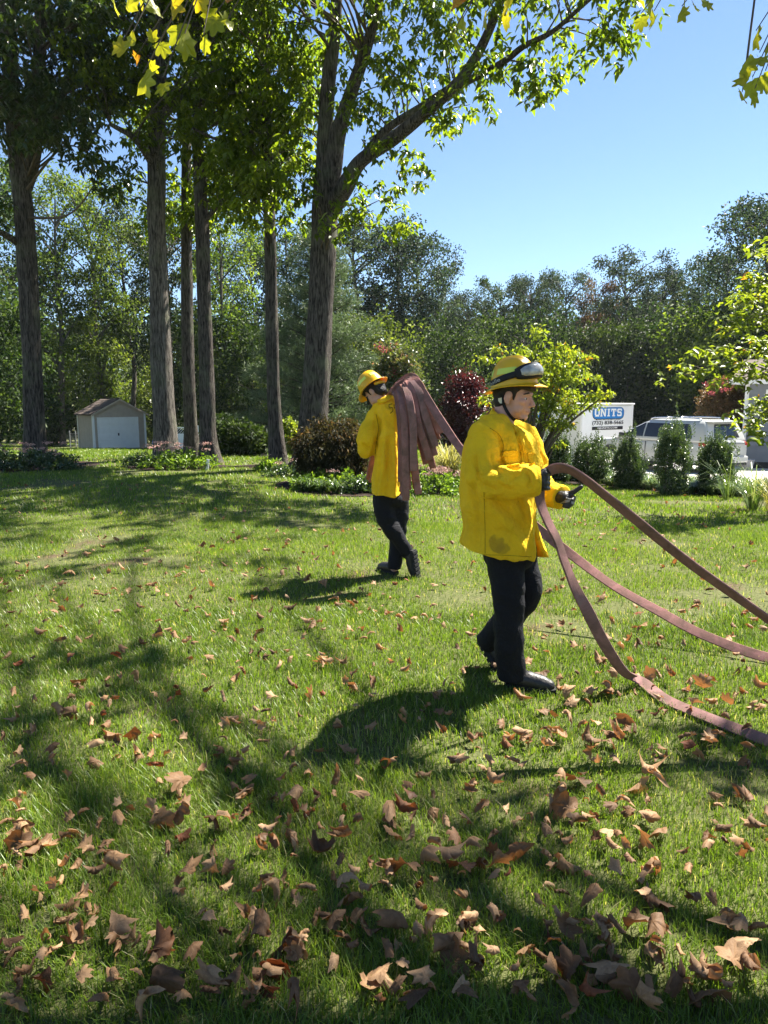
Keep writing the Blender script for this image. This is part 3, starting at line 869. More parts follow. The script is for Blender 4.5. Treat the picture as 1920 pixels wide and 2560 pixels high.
WK = {
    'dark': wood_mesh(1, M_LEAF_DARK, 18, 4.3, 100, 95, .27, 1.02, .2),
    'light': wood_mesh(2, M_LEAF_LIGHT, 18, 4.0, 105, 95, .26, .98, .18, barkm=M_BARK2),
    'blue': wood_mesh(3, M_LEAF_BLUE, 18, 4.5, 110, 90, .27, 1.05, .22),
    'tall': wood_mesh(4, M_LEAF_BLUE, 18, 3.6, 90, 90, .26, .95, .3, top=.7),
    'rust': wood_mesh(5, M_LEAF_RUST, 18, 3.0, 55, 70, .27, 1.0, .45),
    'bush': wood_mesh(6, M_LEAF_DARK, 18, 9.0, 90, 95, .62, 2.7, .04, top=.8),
    'bushlight': wood_mesh(7, M_LEAF_LIGHT, 18, 9.0, 90, 95, .58, 2.6, .04, top=.8),
}
def wood(kind, px, top, y, ws, label, name='woodland_tree', rz=None, group='trees of the wood behind the lawn'):
    x = W(px, 1000, y)[0]; z0 = float(gz(x, y)); H = W(px, top, y)[2] - z0
    tm, cm = WK[kind]
    root = empty(name, (x, y, z0), label, 'shrub' if 'bush' in kind else 'tree', group)
    root.rotation_euler = (0, 0, random.uniform(0, 6.28) if rz is None else rz)
    s = H / 18.0
    root.scale = (s * ws, s * ws, s)
    link('trunk', tm, root)
    link('crown', cm, root)['kind'] = 'stuff'
    return root

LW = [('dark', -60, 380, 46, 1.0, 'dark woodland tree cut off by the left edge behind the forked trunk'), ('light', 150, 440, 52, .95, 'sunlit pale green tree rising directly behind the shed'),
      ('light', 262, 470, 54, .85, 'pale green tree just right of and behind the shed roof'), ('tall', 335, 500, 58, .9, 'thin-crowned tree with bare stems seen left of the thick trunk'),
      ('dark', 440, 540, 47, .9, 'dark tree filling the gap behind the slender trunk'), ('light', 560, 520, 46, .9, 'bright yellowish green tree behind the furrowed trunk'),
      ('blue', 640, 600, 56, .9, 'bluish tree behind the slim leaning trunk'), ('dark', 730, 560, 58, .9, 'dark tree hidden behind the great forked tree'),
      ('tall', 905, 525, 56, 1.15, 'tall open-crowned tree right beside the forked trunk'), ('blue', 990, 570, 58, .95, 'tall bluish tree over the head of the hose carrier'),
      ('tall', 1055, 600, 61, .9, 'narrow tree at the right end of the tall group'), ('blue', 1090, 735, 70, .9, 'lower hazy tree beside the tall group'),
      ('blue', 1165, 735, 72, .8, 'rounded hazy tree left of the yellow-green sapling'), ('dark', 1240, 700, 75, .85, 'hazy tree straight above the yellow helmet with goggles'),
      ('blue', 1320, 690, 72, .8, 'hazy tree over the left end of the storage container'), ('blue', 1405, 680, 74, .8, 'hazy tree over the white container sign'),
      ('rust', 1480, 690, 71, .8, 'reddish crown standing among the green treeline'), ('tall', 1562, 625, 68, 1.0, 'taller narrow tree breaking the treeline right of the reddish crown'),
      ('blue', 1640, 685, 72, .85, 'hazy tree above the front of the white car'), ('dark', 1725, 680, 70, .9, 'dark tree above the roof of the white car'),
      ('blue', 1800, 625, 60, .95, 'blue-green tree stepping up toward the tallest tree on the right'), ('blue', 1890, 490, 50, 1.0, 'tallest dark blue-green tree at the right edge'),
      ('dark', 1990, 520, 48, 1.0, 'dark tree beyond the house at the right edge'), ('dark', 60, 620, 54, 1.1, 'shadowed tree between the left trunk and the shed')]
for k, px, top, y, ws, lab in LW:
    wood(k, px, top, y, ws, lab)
r = np.random.default_rng(77)
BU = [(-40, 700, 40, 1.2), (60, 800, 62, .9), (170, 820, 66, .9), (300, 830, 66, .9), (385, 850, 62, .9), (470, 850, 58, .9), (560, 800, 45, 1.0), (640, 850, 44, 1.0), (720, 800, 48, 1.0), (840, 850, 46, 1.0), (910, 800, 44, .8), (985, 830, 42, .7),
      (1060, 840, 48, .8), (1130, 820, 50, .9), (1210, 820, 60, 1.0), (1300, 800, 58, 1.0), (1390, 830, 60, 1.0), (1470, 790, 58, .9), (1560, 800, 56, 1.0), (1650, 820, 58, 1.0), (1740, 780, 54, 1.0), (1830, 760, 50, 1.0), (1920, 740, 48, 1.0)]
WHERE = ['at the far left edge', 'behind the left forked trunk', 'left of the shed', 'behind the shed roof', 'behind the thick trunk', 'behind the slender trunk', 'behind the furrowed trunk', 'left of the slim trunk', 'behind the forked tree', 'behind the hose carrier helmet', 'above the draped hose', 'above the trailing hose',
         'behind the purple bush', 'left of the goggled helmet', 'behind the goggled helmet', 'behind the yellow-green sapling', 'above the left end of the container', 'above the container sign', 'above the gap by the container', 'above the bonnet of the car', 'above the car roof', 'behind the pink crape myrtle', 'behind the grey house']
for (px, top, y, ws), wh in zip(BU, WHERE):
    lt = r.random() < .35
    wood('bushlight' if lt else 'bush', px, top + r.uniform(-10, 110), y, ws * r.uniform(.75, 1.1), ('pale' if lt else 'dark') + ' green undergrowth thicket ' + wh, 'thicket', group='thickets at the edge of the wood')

# the wood beyond, one mass
r = np.random.default_rng(404)
C = []
for k in range(1500):
    px = r.uniform(-500, 2450); y = r.uniform(78, 92)
    top = 770 if px > 1080 else 800
    top += 70 * (vnoise(np.array([px / 90.]), np.array([3.]), 9)[0] - .5)
    x = W(px, 1000, y)[0]; z0 = float(gz(x, y)); zt = W(px, top, y)[2]
    C.append((x, y, z0 + (zt - z0) * r.random() ** .8))
C = np.array(C)
o = leaf_obj('distant_wood', cloud(C, r.uniform(1.6, 2.6, len(C)), 36, .80, r, tint_c=r.normal(0, .15, len(C))), M_LEAF_BLUE, None, (0, 0, 0), 'stuff')
tag(o, 'dense far wood closing the view behind the nearer trees', 'wood')
# ---------------------------------------------------------------- single shrubs and small trees
def crown_in(px0, px1, py0, py1, y, n, rad, per, L, r, depth=1.0, shape=1.0, fill=.25, **kw):
    """clump centres spread through the ellipsoid that fills a photo box at distance y"""
    a, b = W(px0, py1, y), W(px1, py0, y); c = (a + b) / 2; h = np.abs(b - a) / 2; h[1] = h[0] * depth
    u = unit(r.normal(size=(n, 3))) * (r.uniform(fill, 1, (n, 1)) ** .5)
    if shape != 1.0:
        u[:, :2] *= (1 - (u[:, 2:3] + 1) / 2 * (1 - shape))
    az = np.arctan2(u[:, 1], u[:, 0]); u = u * (.76 + .46 * vnoise(az * 1.4 + 7 * r.random(), u[:, 2] * 2.2 + 5, 13))[:, None]
    C = c + u * np.maximum(h - rad * .55, .05)
    return C, c, h

def stems_to(base, C, r, k, r0, r1, bend=.15):
    t = []
    for i in r.choice(len(C), min(k, len(C)), replace=False):
        c = C[i]; m = base + (c - base) * .45 + np.array([0, 0, .1]) * np.linalg.norm(c - base) + r.normal(size=3) * bend * .3
        t.append(bark_tube([base, m, c], [r0, r0 * .6, r1], 6, int(i), .03, step=.15))
    return join_q(t)

def shrub(label, cat, name, box, y, basepx, n, rad, per, L, mat, seed, depth=1.0, shape=1.0, fill=.25, wid=.5, droop=.2, stem=.03, nst=9, up=.6, group=None, bark=M_TWIG, squash=.8):
    r = np.random.default_rng(seed)
    C, c, h = crown_in(*box, y, n, rad, per, L, r, depth, shape, fill)
    x = W(basepx, 1000, y)[0]; base = np.array((x, y, float(gz(x, y))))
    root = empty(name, base, label, cat, group)
    v, f = stems_to(base - [0, 0, .04], C, r, nst, stem, stem * .25)
    link('trunk' if stem > .045 else 'stems', mesh_np('stems', v - base, f, bark, smooth=True), root)
    leaf_obj('crown', cloud(C, rad * r.uniform(.75, 1.25, n), per, L, r, droop, wid, squash, r.normal(0, .13, n), up), mat, root, base, 'stuff')
    return root, C, base

M_LEAF_MYRTLE = leafmat('myrtle_leaf', [(0, (.05, .075, .03)), (.6, (.095, .12, .045)), (.9, (.16, .12, .07)), (1, (.26, .12, .10))], trans=.4, tcol=(1.4, 1.3, .6), rough=.4)
# white pine behind the trunks
def pine(label, px, top, y, width):
    r = np.random.default_rng(91)
    x = W(px, 1000, y)[0]; base = np.array((x, y, float(gz(x, y)))); H = W(px, top, y)[2] - base[2]; Rm = width * pxm(y) / 2
    root = empty('pine_tree', base, label, 'tree')
    tb = [bark_tube([base - [0, 0, .2], base + [.1, 0, H * .5], base + [0, 0, H * .97]], [.24, .15, .03], 10, 3, .05, step=.4)]
    C, D = [], []
    for k in range(150):
        u = .05 + .95 * (k + r.random()) / 150; z = H * u
        q = Rm * (1.05 - u) ** .7 * r.uniform(.7, 1.1); a = k * 2.4 + r.normal(0, .2)
        d = np.array((math.cos(a), math.sin(a), r.uniform(.05, .35)))
        e = base + [0, 0, z] + d * q
        tb.append(bark_tube([base + [0, 0, z * .97], base + [0, 0, z] + d * q * .5 - [0, 0, .1], e], [.04, .025, .01], 5, k, .02, step=.4))
        m = max(3, int(q / .32))
        for t in np.linspace(.3, 1, m):
            for _ in range(2):
                C.append(base + [0, 0, z] + d * q * t + r.normal(0, .16, 3) * [1, 1, .5]); D.append(d + r.normal(0, .3, 3))
    v, f = join_q(tb); link('trunk', mesh_np('trunk', v - base, f, M_BARK, smooth=True), root)
    C = np.array(C); D = np.array(D); per = 26; n = len(C) * per
    P = np.repeat(C, per, 0) + r.normal(0, .10, (n, 3)); DD = unit(np.repeat(D, per, 0)) * .7 + unit(r.normal(size=(n, 3))) * .75 + [0, 0, .15]
    ln = r.uniform(.16, .30, n)
    leaf_obj('crown', leaves(P, DD, unit(r.normal(size=(n, 3))), ln, .028, r, fold=0, tint=np.clip(r.normal(.5, .2, n) + np.repeat(r.normal(0, .12, len(C)), per), 0, 1)), M_NEEDLE, root, base, 'stuff')
pine('soft blue-green white pine behind the leaning trunk and forked tree', 800, 585, 31, 430)

shrub('weeping lace-leaf maple mound, brownish, in front of the forked tree', 'shrub', 'lace_maple', (738, 925, 1035, 1240), 14.4, 830, 130, .26, 230, .085, M_LACE, 31, .9, 1, .55, wid=.16, droop=1.3, stem=.05, nst=14, squash=.7)
shrub('dark purple-leaved bush between the two firefighters', 'shrub', 'purple_bush', (1095, 1235, 915, 1165), 18.5, 1165, 70, .30, 150, .085, M_LEAF_PURPLE, 32, 1, 1, .3, stem=.03)
sap, sapC, sapB = shrub('yellow-green sapling behind the firefighter wearing goggles', 'tree', 'sapling', (1190, 1525, 795, 1130), 15.5, 1320, 120, .22, 44, .10, M_LEAF_YELLOW, 33, .8, 1, .1, wid=.5, droop=.5, stem=.05, nst=26, squash=.4, up=1.2)
shrub('dusky crape myrtle with pink blossom beside the grey house', 'tree', 'crape_myrtle', (1735, 1862, 940, 1100), 29, 1800, 60, .36, 90, .14, M_LEAF_RUST, 34, 1, 1, .4, stem=.05)
shrub('crape myrtle with fading pink tips behind the draped hose', 'tree', 'crape_myrtle', (905, 1075, 850, 1130), 25, 985, 90, .42, 90, .14, M_LEAF_MYRTLE, 35, 1, 1, .3, stem=.05)
shrub('bright yellow shrub glowing between slim trunk and forked tree', 'shrub', 'yellow_shrub', (705, 765, 1035, 1150), 21.5, 735, 45, .2, 70, .11, M_LEAF_YELLOW, 36, 1, 1, .3)
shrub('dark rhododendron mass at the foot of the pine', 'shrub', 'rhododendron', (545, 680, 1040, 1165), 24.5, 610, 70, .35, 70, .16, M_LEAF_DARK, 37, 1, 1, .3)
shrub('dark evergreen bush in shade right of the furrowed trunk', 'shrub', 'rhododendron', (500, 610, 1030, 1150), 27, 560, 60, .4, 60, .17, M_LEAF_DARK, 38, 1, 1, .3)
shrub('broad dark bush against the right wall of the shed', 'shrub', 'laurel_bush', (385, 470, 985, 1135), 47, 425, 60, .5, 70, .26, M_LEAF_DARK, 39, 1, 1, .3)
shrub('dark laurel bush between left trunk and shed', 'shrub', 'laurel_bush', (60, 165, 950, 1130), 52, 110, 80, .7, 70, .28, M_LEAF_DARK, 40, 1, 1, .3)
r = np.random.default_rng(8)
for name, box, y, nn, par in (('blossom', (1745, 1850, 940, 1000), 28.2, 6, 'crape_myrtle'), ('blossom', (910, 1010, 850, 950), 24.6, 5, 'crape_myrtle.001')):
    C, c, h = crown_in(*box, y, nn, .2, 10, .1, r, .8, 1, .7)
    p = bpy.data.objects[par]
    leaf_obj('blossom', cloud(C, .16, 26, .08, r), M_PINK, p, tuple(p.location), 'stuff')

# clipped evergreens along the driveway
EV = [((1352, 1428, 1068, 1206), 'dark conical evergreen shrub in front of the shaded container side', 18.4), ((1430, 1522, 1084, 1212), 'broad rounded evergreen shrub below the container sign', 17.6),
      ((1530, 1612, 1082, 1226), 'evergreen shrub before the front wheel of the white car', 16.6), ((1632, 1728, 1050, 1246), 'tallest evergreen shrub hiding the middle of the white car', 15.2),
      ((1738, 1838, 1076, 1240), 'evergreen shrub hiding the rear wheel of the white car', 15.4)]
for i, (box, lab, y) in enumerate(EV):
    rr = np.random.default_rng(60 + i)
    cx = (box[0] + box[1]) / 2; x = W(cx, 1000, y)[0]; b0 = gpy(cx, y)
    root, C, base = shrub(lab, 'shrub', 'evergreen_shrub', (box[0] - 3, box[1] + 3, box[2] + 12, b0 + (b0 - box[2]) * .22), y, cx, 140, .11, 62, .052, M_BOX, 60 + i, 1, 1.0, .35, wid=.5, droop=-.8, stem=.02, nst=16, group='evergreens in a row along the driveway', squash=1.3)
    # upright shoots
    tip = np.array([p for p in C if p[2] > np.quantile(C[:, 2], .45)])
    e = np.repeat(tip, 2, 0) + rr.normal(0, .10, (len(tip) * 2, 3)); n = len(e) * 22; s = np.tile(np.linspace(0, 1, 22), len(e))
    ln = np.repeat(rr.uniform(.12, .30, len(e)), 22)
    P = np.repeat(e, 22, 0) + np.stack([rr.normal(0, .012, n), rr.normal(0, .012, n), s * ln], 1)
    D = unit(rr.normal(size=(n, 3))) + [0, 0, .9]
    leaf_obj('shoots', leaves(P, D, unit(rr.normal(size=(n, 3))), .042, .02, rr, tint=np.clip(rr.normal(.65, .2, n), 0, 1)), M_BOX, root, base, 'stuff')

# near sapling whose boughs come in from the right edge
def bough_tree():
    r = np.random.default_rng(66); y = 11.6
    x = W(2050, 1000, y)[0]; base = np.array((x, y, float(gz(x, y))))
    root = empty('sapling', base, 'yellow-green tree with tiered boughs reaching in at the right edge', 'tree')
    tr = [base - [0, 0, .05], W(2045, 1050, y), W(2050, 850, y), W(2040, 650, y), W(2030, 480, y)]
    v, f = bark_tube(tr, [.06, .05, .04, .03, .015], 10, 4, .04)
    link('trunk', mesh_np('trunk', v - base, f, M_BARK2, smooth=True), root)
    ends = [((2045, 1000), (1930, 930), (1820, 905), (1690, 945)), ((2045, 980), (1950, 890), (1850, 880), (1745, 880)), ((2048, 900), (1960, 800), (1880, 790), (1815, 835)), ((2048, 860), (1980, 760), (1900, 740), (1850, 755)),
            ((2045, 1090), (1980, 1040), (1900, 1000), (1870, 1075)), ((2048, 800), (1990, 730), (1930, 700), (1885, 715)), ((2045, 1060), (1960, 960), (1880, 930), (1815, 965)), ((2045, 1000), (1990, 900), (1930, 850), (1890, 860)),
            ((2045, 1080), (1960, 1020), (1910, 1030), (1865, 1095)), ((2045, 1000), (2120, 900), (2200, 880), (2260, 900)), ((2045, 850), (2120, 760), (2180, 740), (2230, 760)), ((2045, 760), (2000, 640), (1960, 610), (1920, 640))]
    tb, P, D = [], [], []
    for i, e in enumerate(ends):
        q = spline([W(a, b, y + r.normal(0, .12) + .25 * math.sin(i * 2.1) * k) for k, (a, b) in enumerate(e)], 26)
        tb.append(bark_tube(q[::5], np.linspace(.016, .005, len(q[::5])), 6, i, .02, step=.12))
        for k in range(7, 26):
            for _ in range(2 if k < 20 else 3):
                a = r.uniform(0, 6.28); s = q[k] + np.array((math.cos(a), math.sin(a), r.uniform(-.3, .4))) * r.uniform(.05, .42)
                for _ in range(5):
                    P.append(s + r.normal(0, .03, 3)); a2 = r.uniform(0, 6.28); D.append((math.cos(a2), math.sin(a2), r.uniform(-.9, .1)))
            if k % 3 == 0: tb.append(bark_tube([q[k], (q[k] + s) / 2 + [0, 0, .02], s], [.006, .004, .002], 4, k, .02, step=.1))
    v, f = join_q(tb); link('boughs', mesh_np('boughs', v - base, f, M_TWIG, smooth=True), root)['kind'] = 'stuff'
    P = np.array(P); n = len(P); ln = r.uniform(.08, .15, n)
    leaf_obj('crown', leaves(P, np.array(D), unit(r.normal(0, .35, (n, 3)) + [0, 0, 1]), ln, ln * .55, r, fold=.08), M_LEAF_YELLOW, root, base, 'stuff')
bough_tree()

# ---------------------------------------------------------------- strap-leaved clumps and perennials
def strap(c, n, L, w, r, up=1.0, spread=.12, tint=(.5, .2)):
    """arching strap leaves, 5 triangles each"""
    az = r.uniform(0, 6.28, n); h = L * r.uniform(.55, 1.15, n)
    out = r.uniform(.25, .95, n)
    b = c + np.stack([np.cos(az) * spread * r.random(n), np.sin(az) * spread * r.random(n), np.zeros(n)], 1)
    dx, dy = np.cos(az), np.sin(az); V = []
    for f, (o, u, k) in enumerate(((0, 0, 1), (.25, .55, .95), (.65, .78, .7), (1.05, .62, .05))):
        p = b + np.stack([dx * h * out * o, dy * h * out * o, h * u * up * (1.25 - .5 * out)], 1)
        S = np.stack([-dy * w * k / 2, dx * w * k / 2, np.zeros(n)], 1); V += [p - S, p + S]
    V = np.stack(V, 1).reshape(-1, 3); o = (np.arange(n) * 8)[:, None]; F_ = []
    for k in (0, 2, 4): F_ += [o + [k, k + 1, k + 3], o + [k, k + 3, k + 2]]
    return V, np.concatenate(F_), np.repeat(np.clip(r.normal(tint[0], tint[1], n), 0, 1), 8)

r = np.random.default_rng(71)
front = [G(a, b) for a, b in ((1338, 1196), (1400, 1200), (1460, 1206), (1520, 1210), (1575, 1218), (1635, 1226), (1690, 1232), (1745, 1232), (1800, 1236), (1850, 1240), (1905, 1244), (1960, 1248), (1430, 1192), (1500, 1198), (1610, 1212), (1720, 1222), (1830, 1228), (1880, 1230), (1940, 1234))]
near = ['before the dark conical shrub', 'between the first two evergreen shrubs', 'before the rounded evergreen', 'right of the rounded evergreen', 'before the third evergreen', 'before the gap left of the tallest evergreen', 'at the foot of the tallest evergreen', 'right of the tallest evergreen', 'before the last evergreen', 'right of the last evergreen', 'near the right edge of the bed', 'at the right edge of the bed',
        'behind the left end of the turf row', 'behind the rounded shrub foot', 'beside the third shrub stem', 'between fourth and fifth shrub', 'behind the last shrub', 'before the ornamental grass', 'at the far right end']
for p, wh in zip(front, near):
    p = np.array((p[0], p[1] + .35, 0)); p[2] = float(gz(p[0], p[1])) + .01
    root = tag(link('lilyturf', None), None) if False else None
    v, f, t = merge([strap(p + [r.normal(0, .28), r.normal(0, .16), 0], 90, .42, .017, r, .75, .1, (.36, .30)) for _ in range(11)])
    o = link('lilyturf_clump', mesh_np('lilyturf_clump', v - p, f, M_LILYTURF, {'tint': t}), None, p)
    tag(o, 'arching lilyturf clump ' + wh, 'plant', 'lilyturf along the mulch bed')

def perennial(px, y, w, h, label, flowers=0, mat=M_PERENNIAL, seed=0, L=.09, name='sedum_plant', n=26):
    rr = np.random.default_rng(seed)
    x = W(px, 1000, y)[0]; base = np.array((x, y, float(gz(x, y))))
    root = empty(name, base, label, 'plant')
    C = base + np.stack([rr.uniform(-1, 1, n) * w, rr.uniform(-1, 1, n) * w * .8, rr.uniform(.15, 1, n) * h * .8], 1)
    e = ((C[:, 0] - x) / w) ** 2 + ((C[:, 1] - y) / w / .8) ** 2
    C[:, 2] = base[2] + (C[:, 2] - base[2]) * np.clip(1.15 - .6 * e, .25, 1)
    v, f = stems_to(base - [0, 0, .02], C, rr, 14, .008, .004, .05)
    link('stems', mesh_np('stems', v - base, f, M_TWIG), root)
    leaf_obj('foliage', cloud(C, .12, 34, L, rr, .1, .45, .8, rr.normal(0, .12, n), 1.0), mat, root, base, 'stuff')
    for k in range(flowers):
        a = rr.uniform(0, 6.28); q = math.sqrt(rr.random()) * w * .95
        p = base + [math.cos(a) * q, math.sin(a) * q * .8, h * rr.uniform(.82, 1.18)]
        m = 46; u = rr.normal(size=(m, 3)) * [.055, .055, .014]
        leaf_obj('flower_head', leaves(p + u, unit(rr.normal(size=(m, 3)) + [0, 0, .5]), unit(rr.normal(size=(m, 3))), .028, .026, rr), M_SEDUM, root, base)
        vv, ff = bark_tube([p - [0, 0, h * .5], p - [0, 0, .01]], [.006, .005], 5, k, .01); link('flower_stalk', mesh_np('flower_stalk', vv - base, ff, M_PERENNIAL), root)
perennial(30, 17.6, 0.6325, 0.567, 'sedum clump with faded pink heads at the far left', 7, M_BOX, 1)
perennial(95, 17.3, 0.575, 0.567, 'dark leafy clump with pink heads before the left trunk', 6, M_BOX, 2)
perennial(140, 17.3, 0.483, 0.486, 'dark strap-leaved clump right of the left trunk', 3, M_BOX, 3)
perennial(-40, 17.3, 0.575, 0.54, 'dark sedum clump cut by the left edge', 3, M_BOX, 4)
perennial(362, 18.0, 0.529, 0.459, 'shaded dark clump at the left of the middle bed', 4, M_BOX, 5)
perennial(415, 17.6, 0.575, 0.54, 'sunlit sedum clump before the thick trunk', 9, M_PERENNIAL, 6)
perennial(465, 17.3, 0.575, 0.54, 'brightest yellow-green sedum clump in the middle bed', 8, M_PERENNIAL, 7)
perennial(672, 17.0, .3, .36, 'small leafy plant at the foot of the slim trunk', 1, M_PERENNIAL, 8)
perennial(715, 16.0, .42, .36, 'leafy clump between slim trunk and lace-leaf mound', 2, M_BOX, 9)
perennial(772, 13.4, .34, .30, 'pale leafy clump at the left front of the lace-leaf mound', 0, M_PERENNIAL, 10)
perennial(850, 13.6, .42, .40, 'bright yellow-green clump before the lace-leaf mound', 1, M_PERENNIAL, 11)
perennial(905, 13.2, .34, .30, 'dark glossy clump beside the hose carrier', 0, M_BOX, 12)
perennial(1085, 13.2, .40, .46, 'pink sedum with fresh green leaves right of the hanging hose', 11, M_PERENNIAL, 13)
perennial(1120, 13.6, .3, .36, 'low sedum clump between hose and yellow jacket', 5, M_PERENNIAL, 14)
perennial(945, 13.5, .4, .36, 'green clump hidden behind the legs of the hose carrier', 0, M_PERENNIAL, 15)
perennial(1010, 13.2, .36, .34, 'leafy clump between the hanging hose folds', 2, M_PERENNIAL, 16)
perennial(800, 13.9, .4, .42, 'tall leafy clump at the middle of the lace-leaf mound', 1, M_PERENNIAL, 17)
for k, (px, yy) in enumerate(((760, 13.2), (800, 13.0), (835, 13.0))):
    x = W(px, 1000, yy)[0]; p = np.array((x, yy, float(gz(x, yy)) + .01)); rr = np.random.default_rng(k + 5)
    v, f, t = strap(p, 60, .36, .035, rr, .8, .06)
    tag(link('hosta_clump', mesh_np('hosta_clump', v - p, f, M_BOX, {'tint': t}), None, p), 'dark arching clump, %s of three below the lace-leaf mound' % ('leftmost', 'middle', 'rightmost')[k], 'plant', 'clumps below the lace-leaf mound')
for px, yy, n, L, m, lab in ((1125, 15.6, 420, 1.0, M_GOLD, 'golden mounding ornamental grass behind the trailing hose'), (1905, 12.4, 90, 1.05, M_LILYTURF, 'loose tall ornamental grass at the right edge'), (1838, 14.0, 30, 1.15, M_LILYTURF, 'thin upright grass blades right of the last evergreen'), (1960, 11.6, 110, .9, M_GOLD, 'drying ornamental grass cut by the right edge')):
    x = W(px, 1000, yy)[0]; p = np.array((x, yy, float(gz(x, yy)) + .01)); rr = np.random.default_rng(int(px))
    v, f, t = strap(p, n, L, .014, rr, .85, .12)
    tag(link('ornamental_grass', mesh_np('ornamental_grass', v - p, f, m, {'tint': t}), None, p), lab, 'plant')

# ---------------------------------------------------------------- maple overhead
def overhead_maple():
    r = np.random.default_rng(17)
    base = np.array((5.6, 3.6, float(gz(5.6, 3.6)) - .02))
    root = empty('maple_tree', base, 'yellowing maple overhanging the camera, its leaves dangling into the top of the view', 'tree')
    tr = [base - [0, 0, .1], base + [-.05, .05, 2], base + [-.1, .3, 4.2], base + [-.2, .7, 7], base + [-.1, 1.0, 10], base + [0, 1.2, 13]]
    v, f = bark_tube(tr, [.36, .29, .26, .2, .13, .05], 22, 9, .06, flare=.35)
    link('trunk', mesh_np('trunk', v - base, f, M_BARK2, smooth=True), root)
    C = []
    def over(gx, gy, h): return np.array((gx, gy, 0)) + np.array((SDIR[0], SDIR[1], SDIR[2])) / SDIR[2] * h
    for k in range(90):
        gx, gy = r.uniform(-2.8, 2.8), r.uniform(.9, 2.75)
        if r.random() < np.clip(.06 + .15 * (.7 - gx) / 2 + .22 * (1.9 - gy), .02, .6): C.append(over(gx, gy, r.uniform(5.6, 8.0)))
    for k in range(17):
        C.append(over(r.uniform(-4.4, -1.4), r.uniform(2.8, 4.8), r.uniform(7.6, 9.4)))
    for k in range(14):
        C.append(over(r.uniform(-5.5, -2.6), r.uniform(4.6, 7.5), r.uniform(9.5, 11)))
    for k in range(30):
        C.append(over(r.uniform(-5.0, -.9), r.uniform(5.4, 8.6), r.uniform(10.5, 12)))
    for k in range(5):
        C.append(over(r.uniform(-.6, 2.4), r.uniform(2.7, 3.2), r.uniform(6.5, 8.0)))
    for k in range(40):
        C.append(base + [r.uniform(0, 3), r.uniform(-3.5, 1.5), r.uniform(5, 11)])
    C = np.array(C)
    keep = np.array([vnoise(np.array([c[0] * .9]), np.array([c[1] * .9 + c[2] * .4]), 3)[0] > .34 for c in C]); C = C[keep]
    tb = []
    ax = spline(np.array(tr), 60)
    for i, c in enumerate(C):
        if i % 3: continue
        q = ax[np.argmin(np.abs(ax[:, 2] - (c[2] - .28 * np.linalg.norm(c[:2] - base[:2]))))]
        tb.append(bark_tube([q, (q + c) / 2 + [0, 0, .35] + r.normal(0, .15, 3), c], [.042, .022, .007], 6, i, .03, step=.3))
    n = len(C)
    v, f, t = cloud(C, r.uniform(.20, .48, n), 25, .15, r, .5, .85, .55, None, 1.2)
    leaf_obj('crown', (v, f, t), M_MAPLE, root, base, 'stuff')
    # leaves that dangle into the picture, each its own part
    c1 = [(490, 20, 1), (560, 30, 1), (670, 40, 1), (740, 25, 1), (905, 60, 1), (985, 115, 1), (770, 130, 1.1), (800, 180, 1.2), (530, 215, 1), (575, 175, .9), (600, 260, .7), (620, 350, 1.25), (705, 370, .9), (880, 185, .8), (700, 200, .8), (655, 290, .6), (660, 170, .6), (930, 95, 1), (1010, 0, 1), (620, 0, 1), (850, 0, 1)]
    c2 = [(1110, 90, .9), (1165, 80, .9), (1150, 20, .7), (1285, 60, .8), (1340, 30, .7), (1395, 15, .7), (1300, 5, .6), (1605, 165, 1.1), (1570, 280, .8), (1560, 340, .9), (1590, 365, .9), (1545, 430, .8), (1600, 415, .9), (1620, 260, .8), (1645, 340, .9), (300, 170, 1), (320, 30, 1), (440, 90, .8), (520, 100, .7), (340, 115, .8), (1660, 200, .8), (400, 20, .9), (540, 30, .9), (1690, 380, .9)]
    MS = []
    for k in range(6):
        P, Fc = curled_leaf(300 + k, .22 + .12 * k)
        MS.append(mesh_np('leaf', P, Fc, M_MAPLE, {'tint': np.clip(np.random.default_rng(k).normal((.25, .45, .6, .5, .8, .97)[k], .04, len(P)), 0, 1)}, smooth=True))
    twig_pts = {}
    for grp, lst, fx in ((0, c1, lambda a, b: (a * .5787, b * .5787)), (1, c2, lambda a, b: (960 + a * .5787, b * .5787))):
        for a, b, s in lst:
            px, py = fx(a, b); y = 3.25 + r.uniform(-.15, .25)
            p = W(px, py, y)
            o = bpy.data.objects.new('leaf', MS[int(r.choice(6, p=(.3, .3, .22, .12, .04, .02)))]); COL.objects.link(o); o.parent = root
            # hang: leaf's +X runs down
            M = Matrix.Rotation(r.uniform(0, 6.28), 4, 'Z') @ Matrix.Rotation(R(90 + r.uniform(-40, 25)), 4, 'Y') @ Matrix.Rotation(r.uniform(-1, 1), 4, 'X') @ Matrix.Scale(.125 * s * r.uniform(.85, 1.2), 4)
            o.matrix_local = Matrix.Translation(Vector(p - base)) @ M
            key = (grp, int(px // 170)); twig_pts.setdefault(key, []).append(p + [0, 0, .03])
    for key, pts in twig_pts.items():
        pts = np.array(pts); top = pts[:, :].mean(0); hub = np.array((top[0] + .25, top[1] + .15, max(3.35, pts[:, 2].max() + .25)))
        lim = ax[np.argmin(np.abs(ax[:, 2] - 4.6))]
        tb.append(bark_tube([lim, (lim + hub) / 2 + [0, 0, .45], hub], [.05, .025, .008], 6, 3, .03, step=.2))
        for p in pts:
            tb.append(bark_tube([hub, (hub + p) / 2 + [0, 0, .04], p], [.005, .0035, .002], 5, 1, .01, step=.1))
    v, f = join_q(tb); link('branches', mesh_np('branches', v - base, f, M_TWIG, smooth=True), root)['kind'] = 'stuff'
overhead_maple()
